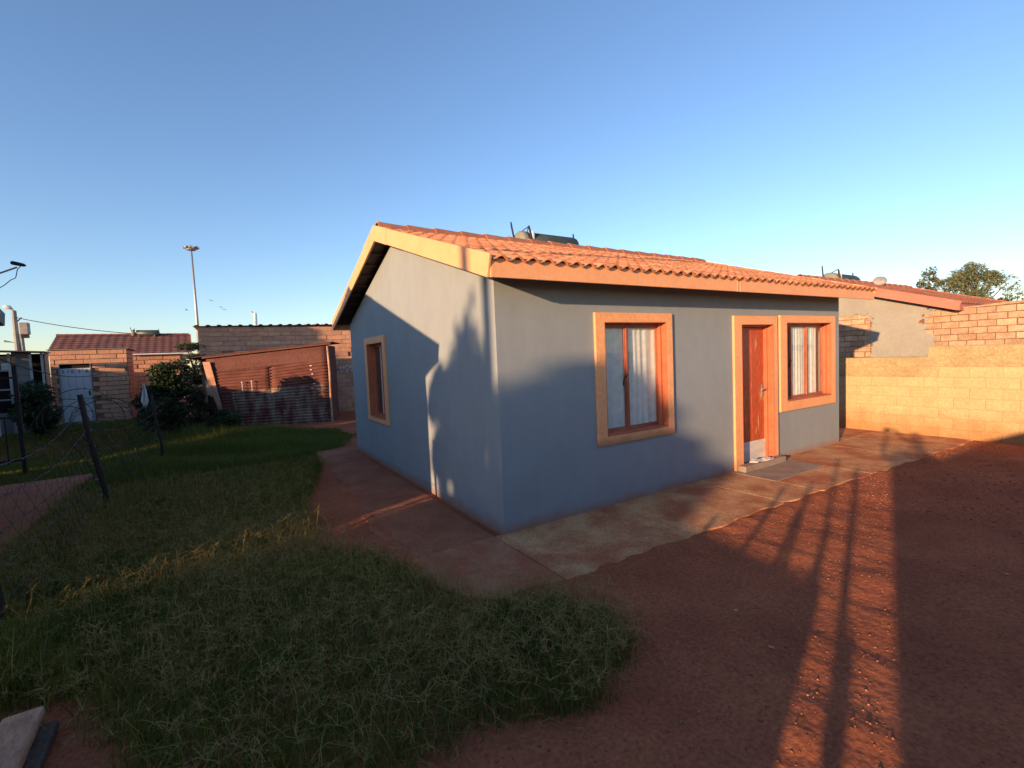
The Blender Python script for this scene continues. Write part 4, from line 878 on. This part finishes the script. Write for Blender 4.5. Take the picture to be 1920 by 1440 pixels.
# garden and street things to the left of and behind the camera; they throw the evening shadows on the house and yard
SHG = 'garden trees west of the yard'
def shrub(label, x, parts, seed, per, leaf=0.075):
    # parts: (offset across the sun's path, centre height above the shadow line, radii); heights count from where the gable lies
    r = random.Random(seed); y0 = -0.358 * -x; t = thing('conifer', label, 'tree', (x, 0, 0), 0, SHG); cl = []; mb = MB()
    ys = [p[0] for p in parts]; yc = sum(ys) / len(ys) + 0.358 * x
    for s_, z, ra, rz_ in parts:
        y = s_ + 0.358 * x; zz = z - 0.16 * x; cl.append(((r.uniform(-0.3, 0.3), y, zz), (ra * 1.2, ra, rz_)))
        mb.tube([(0, yc, -0.1), (0, (y + yc) / 2, zz * 0.5), (0, y, zz + rz_ * 0.8)], [0.05, 0.03, 0.008], 5)
    mb.build('trunk', 'bark', t, True); link('crown', leaf_mesh('crown', cl, per, leaf, DG0, DG1, 2.6, seed=seed), t); return t
_r1 = random.Random(77)
body = [(_r1.uniform(0.30, 1.30), _r1.uniform(-0.9, 1.45), 0.17, 0.24) for _ in range(46)] + [(_r1.uniform(0.15, 1.25), _r1.uniform(-0.9, 0.55), 0.17, 0.22) for _ in range(26)] + [(0.62, 1.55, 0.16, 0.2), (0.85, 1.6, 0.15, 0.2), (1.08, 1.5, 0.14, 0.22), (0.42, 1.55, 0.1, 0.2)]
shoots = []
for s_, zt in ((0.55, 2.36), (0.70, 2.02), (0.90, 2.10), (0.80, 1.92), (1.04, 1.84), (1.20, 1.62), (0.40, 2.0), (0.30, 1.75), (0.62, 2.14)):
    for q in range(7): shoots.append((s_ + _r1.uniform(-.02, .02), zt - 0.08 - 0.11 * q, 0.030 + 0.016 * q, 0.11))
shrub('tall many-pointed conifer west of the yard throwing its shadow on the gable wall', -20.0, body, 21, 430)
shrub('thin pointed shoots of the tall conifer, split off to shape its shadow', -20.6, shoots, 22, 70, 0.06)  # shoots of the conifer above, set out for the spiky top of its shadow
shrub('unseen ragged shrub added west of the yard to break up the light on the gable', -15.0, [(_r1.uniform(1.45, 1.72), z, 0.13, 0.15) for z in (0.35, 0.42, 0.5, 0.56, 0.62, 0.7, 1.08, 1.14, 1.2, 1.26, 1.32, 1.42, 1.5)] + [(_r1.uniform(1.3, 1.48), _r1.uniform(-0.7, 1.4), 0.12, 0.18) for _ in range(15)], 26, 230)  # clumps added to shade the gap by the neighbour wall, leaving small lit patches
tree('leafy_tree', 'dense round tree west of the yard shading the front wall', (-20.0, -7.51), 5.15, 0.55, 60, 420, 0.08, DG0, DG1, 23, SHG, 0.1, 0.03, (0.22, 0.40), 0.9)
tree('leafy_tree', 'low spreading shrub west of the yard shading the foot of the front wall', (-20.5, -8.32), 4.4, 0.42, 44, 300, 0.08, DG0, DG1, 24, SHG, 0.08, 0.03, (0.16, 0.34), 0.9)
tree('leafy_tree', 'tall tree behind the left neighbour shading the brick building', (-13.0, 9.5), 5.7, 0.8, 46, 480, 0.10, DG0, DG1, 25, SHG, 0.14, 0.05, (0.35, 0.55), 0.9)
spl = thing('street_light_pole', 'straight utility pole in the street west of the yard', 'utility pole', (-14.2, -4.92, 0)); MB().tube([(0, 0, -0.2), (0, 0, 6.8)], [0.08, 0.075], 10).build('pole', 'bark', spl); MB().tube([(-0.5, 0, 6.4), (0.5, 0, 6.4)], 0.04, 6).build('crossarm', 'bark', spl)
lw = thing('low_wall', 'low plastered garden wall with steel droppers left of the camera', 'wall', (-4.4, 0, 0), -0.0)
MB().prism([(-0.3, -4.33, 0), (0.08, -2.9, 0), (0.5, -1.2, 0), (0.62, -1.2, 0), (0.20, -2.9, 0), (-0.16, -4.33, 0)], (0, 0, 0.94)).build('wall', 'mortar_yellow', lw, bevel=0.01)
MB().tube([(-0.2, -4.64, -0.1), (-0.2, -4.38, 1.56)], 0.03, 8).build('dropper', 'post_dark', lw); MB().tube([(-0.2, -4.56, -0.1), (-0.2, -4.53, 0.86)], 0.04, 8).build('dropper', 'post_dark', lw)
for y, hh, ln in ((-3.62, 1.28, 0.0), (-3.95, 1.16, 0.05), (-4.02, 1.36, 0.12), (-4.22, 1.12, -0.03), (-4.28, 1.62, 0.17), (-3.2, 1.02, 0.05)):
    x = -0.17 + (y + 4.33) * 0.26; MB().tube([(x, y, 0.9), (x, y + ln, hh)], 0.022, 6).build('dropper', 'post_dark', lw)
rwl = thing('yard_wall', 'block wall along the street behind the camera', 'wall', (0, -5.2, 0))
MB().box(-5.5, 9.0, -0.15, 0.0, -0.2, 1.70).build('wall', 'block_yellow', rwl, bevel=0.01); MB().box(-5.86, -5.501, -0.20, -0.001, -0.2, 1.98).build('pillar', 'block_yellow', rwl, bevel=0.02)
bs = thing('shade_room', 'unseen plastered room added in the left neighbour yard to shade the shack', 'building', (-9.6, 8.6, 0)); MB().box(-1.2, 0.5, -1.6, 1.35, -0.2, 2.2).build('wall', 'wall_paint_grey', bs); MB().box(-1.3, 0.6, -1.7, 1.45, 2.201, 2.26).build('roof_sheet', 'galv_dull', bs)  # unseen room added so the lower half of the shack falls in shade
bs = thing('shade_room', 'unseen taller brick room added behind the left neighbour to shade the outhouse', 'building', (-12.0, 13.2, 0.3)); MB().box(-1.5, 1.0, -2.3, 1.6, -0.4, 2.40).build('wall', 'brick_old', bs); MB().box(-1.6, 1.1, -2.4, 1.7, 2.401, 2.45).build('roof_sheet', 'galv_dull', bs)  # unseen room added to shade the outhouse below its top courses

# ---------------------------------------------------------------- grass
def inpoly(x, y, poly):
    ins = np.zeros(len(x), bool); n = len(poly)
    for k in range(n):
        x0, y0 = poly[k]; x1, y1 = poly[(k + 1) % n]; c = ((y0 > y) != (y1 > y)); xi = (x1 - x0) * (y - y0) / (y1 - y0 + 1e-12) + x0; ins ^= c & (x < xi)
    return ins
def blades(name, x, y, hgt, wid, col, lean, seed):
    r = np.random.default_rng(seed); n = len(x); az = r.uniform(0, 2 * math.pi, n); wz = az + r.uniform(0.8, 2.3, n)
    z = gz(x, y) - 0.005; B = np.stack([x, y, z], 1); W = np.stack([np.cos(wz), np.sin(wz), np.zeros(n)], 1) * (wid / 2)[:, None]
    D = np.stack([np.cos(az), np.sin(az), np.zeros(n)], 1); up = np.array([0, 0, 1.0])
    l1 = (hgt * 0.55)[:, None]; l2 = (hgt * 0.5)[:, None]; s1 = np.sin(lean * 0.6)[:, None]; c1 = np.cos(lean * 0.6)[:, None]; s2 = np.sin(np.clip(lean * 1.5, 0, 1.75))[:, None]; c2 = np.cos(np.clip(lean * 1.5, 0, 1.75))[:, None]
    Mid = B + l1 * (D * s1 + up * c1); Tip = Mid + l2 * (D * s2 + up * c2)
    V = np.stack([B - W, B + W, Mid - W * 0.75, Mid + W * 0.75, Tip], 1).reshape(-1, 3); k = np.arange(n)[:, None] * 5
    T = np.concatenate([k + [0, 1, 3], k + [0, 3, 2], k + [2, 3, 4]], 0)
    return raw_mesh(name, V, T, 'grass', np.repeat(col, 5, 0))
LAWN = [(-0.28, -1.22), (-0.16, -1.5), (-0.20, -1.9), (-0.66, -2.12), (-1.06, -2.06), (-1.46, -2.0), (-1.75, -1.95), (-2.2, -1.85), (-2.6, -1.55), (-2.8, -1.0), (-3.02, -0.6), (-3.6, -0.4), (-4.15, -0.6), (-4.15, 6.65), (-9.5, 6.7), (-9.5, 20), (-3.0, 20), (-2.9, 12), (-2.4, 10.9), (-1.0, 10.0), (0.3, 9.3), (0.4, 7.6), (-0.2, 6.2), (-0.75, 6.1), (-0.9, 4.6), (-1.15, 3.6), (-1.45, 2.4), (-1.5, 0.6), (-1.25, 0.35), (-1.08, -0.1), (-0.9, -0.75), (-0.78, -1.04)]
def sample(n, x0, x1, y0, y1, seed):
    r = np.random.default_rng(seed); x = r.uniform(x0, x1, n); y = r.uniform(y0, y1, n)
    jx = x + 0.07 * vnoise(x * 6, y * 6, 9) + np.abs(r.normal(0, 1, n)) ** 1.5 * 0.045 * np.sign(r.uniform(-1, 1, n)); jy = y + 0.07 * vnoise(x * 6 + 5, y * 6, 10) + np.abs(r.normal(0, 1, n)) ** 1.5 * 0.045 * np.sign(r.uniform(-1, 1, n)); k = inpoly(jx, jy, LAWN); return x[k], y[k], r
GR = np.array([0.125, 0.165, 0.022]); DGR = np.array([0.07, 0.105, 0.016]); ST = np.array([0.44, 0.30, 0.125]); OLV = np.array([0.20, 0.175, 0.05])
def gcol(x, y, r, straw):
    n = len(x); p = np.clip(0.5 + 0.55 * vnoise(x * 0.9, y * 0.9, 21), 0, 1)[:, None]; c = DGR * (1 - p) + GR * p
    pale = np.clip(np.exp(-(((x + 1.25) / 0.5) ** 2 + ((y + 0.75) / 0.55) ** 2)) + 0.8 * np.exp(-(((x + 2.4) / 0.7) ** 2 + ((y - 1.7) / 0.35) ** 2)), 0, 1)[:, None] * 0.6; c = c * (1 - pale) + OLV * 1.15 * pale
    q = np.clip(0.45 * vnoise(x * 1.4, y * 1.4, 22) + 0.2, 0, 1)[:, None] * 0.7; c = c * (1 - q) + OLV * q
    d = (r.uniform(0, 1, n) < straw)[:, None]; c = np.where(d, ST * r.uniform(0.6, 1.1, n)[:, None], c); return c * r.uniform(0.75, 1.25, n)[:, None]
# near lawn: unmown, tangled
x, y, r = sample(380000, -4.2, 0.5, -2.2, 5.5, 31)
dens = np.clip(0.75 + 0.35 * vnoise(x * 1.7, y * 1.7, 33), 0.25, 1); dens *= np.clip(1.25 - (y + 2) / 16, 0.4, 1); k = r.uniform(0, 1, len(x)) < dens; x, y = x[k], y[k]
lush = np.exp(-(((x + 0.7) / 0.55) ** 2 + ((y + 1.6) / 0.45) ** 2))      # short dense green tuft by the corner of the path
hh = np.clip(0.125 + 0.06 * vnoise(x * 1.3, y * 1.3, 34), 0.04, 0.26) * r.uniform(0.4, 1.4, len(x)) * (1 - 0.35 * lush) * (1 + 0.9 * sm(-2.6, -3.4, x) * np.clip(0.5 + 0.7 * vnoise(x * 1.5, y * 1.5, 38), 0, 1.3))
straw = np.clip(0.17 + 0.2 * vnoise(x * 0.8 + 3, y * 0.8, 35), 0.02, 0.5) * (1 - lush)
col = gcol(x, y, r, straw); col = col * (1 - 0.5 * lush[:, None]) + np.array([0.06, 0.11, 0.022]) * 0.5 * lush[:, None]
o = link('grass', blades('grass', x, y, hh, r.uniform(0.0022, 0.0052, len(x)) * (1 + 0.8 * (r.uniform(0, 1, len(x)) < 0.06)), col, np.abs(r.normal(0.7, 0.4, len(x))), 36)); tag(o, 'long tangled unmown grass beside the house and path', 'grass', kind='stuff')
# far lawn and weeds along the fence
x, y, r = sample(230000, -9.5, 0.5, 5.5, 16, 41)
k = r.uniform(0, 1, len(x)) < np.clip(1.2 - (y - 5) / 16, 0.35, 1); x, y = x[k], y[k]
wild = sm(-4.4, -3.6, x) * sm(0.2, -1.8, x); hh = (0.07 + 0.24 * wild * np.clip(0.6 + 0.6 * vnoise(x * 1.1, y * 1.1, 43), 0.1, 1.4)) * r.uniform(0.5, 1.3, len(x))
col = gcol(x, y, r, 0.05 + 0.06 * wild); col = col * 0.45 + np.array([0.125, 0.155, 0.04]) * 0.55
o = link('grass', blades('grass', x, y, hh, r.uniform(0.006, 0.013, len(x)), col, np.abs(r.normal(0.4, 0.3, len(x))), 44)); tag(o, 'green lawn of the back yard before the outhouse and shack', 'grass', kind='stuff')
# seed heads: stalks ending in a star of thin spikes, and long runners
x, y, r = sample(26000, -4.2, -0.1, -2.15, 4.5, 51); keep = r.uniform(0, 1, len(x)) < np.clip(0.5 + 0.5 * vnoise(x * 1.1 + 2, y * 1.1, 52), 0.12, 1); x, y = x[keep], y[keep]
Vs = []; Ts = []; Cs = []; nb = 0
rr = random.Random(53)
def strip(P, w, c):
    global nb
    for k in range(len(P)):
        d = (P[min(k + 1, len(P) - 1)] - P[max(k - 1, 0)]); s_ = d.cross(Vector((rr.uniform(-.3, .3), rr.uniform(-.3, .3), 1))); s_ = s_.normalized() * w * (1 - 0.6 * k / len(P)) if s_.length > 1e-6 else Vector((w, 0, 0))
        Vs.extend([tuple(P[k] - s_), tuple(P[k] + s_)]); Cs.extend([c, c])
        if k: q = nb + 2 * k; Ts.extend([(q - 2, q - 1, q + 1), (q - 2, q + 1, q)])
    nb += 2 * len(P)
GZ = gz(x, y)
for px, py, pz in zip(x, y, GZ):
    a = rr.uniform(0, 6.28); l = rr.uniform(0.12, 0.32); le = rr.uniform(0.2, 1.0); b = Vector((px, py, pz)); m_ = b + Vector((math.cos(a) * l * 0.25 * le, math.sin(a) * l * 0.25 * le, l * 0.55)); t = m_ + Vector((math.cos(a) * l * 0.6 * le, math.sin(a) * l * 0.6 * le, l * (0.5 - 0.45 * le)))
    q = rr.random(); c = tuple((ST * 0.8 * q + OLV * (1.15 - q)) * rr.uniform(0.8, 1.3))
    strip([b, m_, t], 0.0011, c)
    for k in range(rr.randint(3, 6)):
        a2 = rr.uniform(0, 6.28); sl_ = rr.uniform(0.035, 0.085); e = t + Vector((math.cos(a2), math.sin(a2), rr.uniform(-0.35, 0.5))) * sl_; strip([t, t.lerp(e, 0.5) + Vector((0, 0, 0.006)), e], 0.0013, c)
for k in range(700):
    px, py = rr.uniform(-4, -0.2), rr.uniform(-2.1, 3.5)
    if not inpoly(np.array([px]), np.array([py]), LAWN)[0]: continue
    a = rr.uniform(0, 6.28); P = []; p = Vector((px, py, float(gz(px, py)) + rr.uniform(0.03, 0.1)))
    for i_ in range(8): P.append(p.copy()); a += rr.uniform(-0.35, 0.35); p += Vector((math.cos(a), math.sin(a), rr.uniform(-0.1, 0.12))) * rr.uniform(0.03, 0.06)
    strip(P, 0.0012, tuple(ST * rr.uniform(0.5, 1.0)))
o = link('seed_grass', raw_mesh('seed_grass', np.array(Vs), np.array(Ts), 'grass', np.array(Cs))); tag(o, 'pale star-shaped grass seed heads standing over the unmown lawn', 'grass', kind='stuff')

# dry straw blown onto the soil and the corner of the path
Vs = []; Ts = []; Cs = []; nb = 0
for k in range(420):
    if k < 260: px, py = rr.gauss(-0.75, 0.45), rr.gauss(-0.75, 0.42)
    else: px, py = rr.uniform(-1.6, 2.5), rr.uniform(-3.2, -1.1)
    a = rr.uniform(0, 6.28); l = rr.uniform(0.03, 0.11); zz = max(float(gz(px, py)), 0.0) + 0.022; d = Vector((math.cos(a), math.sin(a), 0)); b = Vector((px, py, zz))
    if px > -0.02 and py > -0.05: continue
    strip([b, b + d * l * 0.5 + Vector((rr.uniform(-.01, .01), rr.uniform(-.01, .01), rr.uniform(0, 0.012))), b + d * l], 0.0012, tuple(ST * rr.uniform(0.5, 1.0)))
o = link('dry_straw', raw_mesh('dry_straw', np.array(Vs), np.array(Ts), 'grass', np.array(Cs))); tag(o, 'thin dry straws scattered on the path corner and soil', 'straw', kind='stuff')

# ---------------------------------------------------------------- clods, pebbles and litter on the bare soil
def pebbles(name, n, x0, x1, y0, y1, s0, s1, seed, label, cols, keepf=None):
    r = np.random.default_rng(seed); x = r.uniform(x0, x1, n); y = r.uniform(y0, y1, n)
    k = ~inpoly(x, y, LAWN) & ~((x > -1.05) & (x < 8.4) & (y > -1.12 - 0.02 * x) & (y < 6.1))
    x, y = x[k], y[k]; n = len(x); s = s0 * (s1 / s0) ** (r.uniform(0, 1, n) ** 2.2)
    base = np.array([[1, 0, 0], [-1, 0, 0], [0, 1, 0], [0, -1, 0], [0, 0, 1], [0, 0, -1]], float); tri = np.array([[0, 2, 4], [2, 1, 4], [1, 3, 4], [3, 0, 4], [2, 0, 5], [1, 2, 5], [3, 1, 5], [0, 3, 5]])
    th = r.uniform(0, 6.28, n); sc = r.uniform(0.6, 1.3, (n, 3)) * s[:, None]; sc[:, 2] *= 0.65
    V = base[None] * (1 + r.uniform(-.3, .3, (n, 6, 1))) * sc[:, None, :]; c, q = np.cos(th)[:, None], np.sin(th)[:, None]
    V = np.stack([V[..., 0] * c - V[..., 1] * q, V[..., 0] * q + V[..., 1] * c, V[..., 2]], -1) + np.stack([x, y, gz(x, y) + s * 0.15], 1)[:, None]
    T = (tri[None] + (np.arange(n) * 6)[:, None, None]).reshape(-1, 3); cc = np.asarray(cols)[r.integers(0, len(cols), n)] * r.uniform(0.7, 1.2, (n, 1))
    o = link(name, raw_mesh(name, V.reshape(-1, 3), T, 'stone', np.repeat(cc, 6, 0))); return tag(o, label, 'gravel', kind='stuff')
SO = [(0.38, 0.128, 0.06), (0.31, 0.10, 0.05), (0.42, 0.16, 0.085)]
pebbles('soil_crumbs', 16000, -1.6, 4.5, -4.2, -1.0, 0.002, 0.009, 61, 'small crumbs of red soil on the bare yard', SO)
pebbles('soil_crumbs', 7000, 3.5, 9.0, -4.5, -1.0, 0.005, 0.018, 62, 'red soil crumbs on the far part of the bare yard', SO)
pebbles('pebbles', 70, -1.2, 7.5, -4.2, -1.1, 0.006, 0.017, 63, 'scattered pale pebbles and chips on the red yard', [(0.5, 0.36, 0.26), (0.42, 0.25, 0.16), (0.38, 0.19, 0.11)])
for k, (px, py, lb, m_) in enumerate(((0.55, -2.05, 'small pale scrap of litter on the red soil, nearer the lawn', 'old_plank'), (0.35, -2.40, 'dry curled leaf on the bare red soil near the bottom edge', 'door_bare'), (2.5, -2.9, 'small pale scrap of litter in the shade right of the sunlit strip', 'old_plank'))):
    mb = MB(); n = 9; zz = float(gz(px, py)) + 0.004
    P = [(px + 0.016 * random.uniform(0.4, 1.1) * math.cos(t), py + 0.022 * random.uniform(0.4, 1.1) * math.sin(t), zz + random.uniform(0, 0.006)) for t in [i_ * 6.283 / n for i_ in range(n)]]
    tag(mb.prism(P, (0, 0, 0.003)).build('litter', m_), lb, 'litter', 'scraps on the bare soil')

# ---------------------------------------------------------------- the photographer, arms out in front, standing behind the camera
pp = Vector((-2.60, -4.46, 0)); fwd = Vector((_f.x, _f.y, 0)).normalized(); rgt = Vector((fwd.y, -fwd.x, 0))
def W(a, b, c): return pp + rgt * a + fwd * b + Vector((0, 0, c))
per = thing('person', 'standing person in jeans and shirt holding up a phone behind the camera', 'person', (0, 0, 0))
pv = [W(0, 0, 0.92), W(0, 0.0, 1.10), W(0, 0.01, 1.28), W(0, 0.02, 1.40), W(0, 0.04, 1.50), W(0, 0.06, 1.60), W(0, 0.06, 1.70)]
pr = [(.15, .11), (.14, .105), (.15, .11), (.13, .09), (.052, .052), (.08, .095), (.06, .075)]
pe = [(0, 1), (1, 2), (2, 3), (3, 4), (4, 5), (5, 6)]
def chain(start, pts):
    prev = start
    for p, rad in pts: pv.append(p); pr.append((rad, rad)); pe.append((prev, len(pv) - 1)); prev = len(pv) - 1
    return prev
for s_ in (-1, 1):
    chain(0, [(W(s_ * .10, 0, .84), .095), (W(s_ * .11, .03, .50), .062), (W(s_ * .12, 0, .10), .045), (W(s_ * .13, .10, .045), .042), (W(s_ * .135, .19, .03), .03)])
    chain(3, [(W(s_ * .19, .02, 1.37), .055), (W(s_ * .37 if s_ < 0 else .27, .30, 1.42), .036), (W(s_ * .24 if s_ < 0 else .19, .44, 1.54), .030), (W(s_ * .10, .55, 1.68), .028), (W(s_ * .085, .585, 1.715), .022)])
me = bpy.data.meshes.new('body'); me.from_pydata([tuple(p) for p in pv], pe, []); me.materials.append(M['denim'])
body = link('body', me, per); sk = body.modifiers.new('skin', 'SKIN'); body.modifiers.new('sub', 'SUBSURF').levels = 1; body.modifiers['sub'].render_levels = 1
for k, rad in enumerate(pr): me.skin_vertices[0].data[k].radius = rad
me.skin_vertices[0].data[0].use_root = True
mb = MB()
for s_ in (-1, 1):
    for k in range(4): z = 1.70 + k * 0.017; mb.tube([W(s_ * .09, .585, z), W(s_ * .082, .612, z + 0.004), W(s_ * .066, .613, z + 0.004)], [0.009, 0.008, 0.007], 6)
    mb.tube([W(s_ * .09, .57, 1.70), W(s_ * .075, .572, 1.73), W(s_ * .06, .573, 1.75)], [0.010, 0.009, 0.007], 6)
mb.build('fingers', 'skin', per, True)
hm = MB(); n = 14
for k in range(6):
    a = k / 5 * math.pi / 2
    for i_ in range(n): t = 2 * math.pi * i_ / n; hm.v.append(tuple(W(.09 * math.cos(a) * math.cos(t), .045 + .105 * math.cos(a) * math.sin(t), 1.665 + .115 * math.sin(a))))
for k in range(5):
    for i_ in range(n): hm.f.append((k * n + i_, k * n + (i_ + 1) % n, (k + 1) * n + (i_ + 1) % n, (k + 1) * n + i_))
hm.build('hair', 'hair', per, True)
ph = MB(); cphone = CAM - _f * 0.012
pts = [cphone + _r * a + _u * b for a, b in ((-.075, -.037), (.075, -.037), (.075, .037), (-.075, .037))]
o = ph.prism([tuple(p) for p in pts], tuple(-_f * 0.009)).build('phone', 'phone_black', None, bevel=0.002); tag(o, 'black phone held up at the camera position', 'phone')
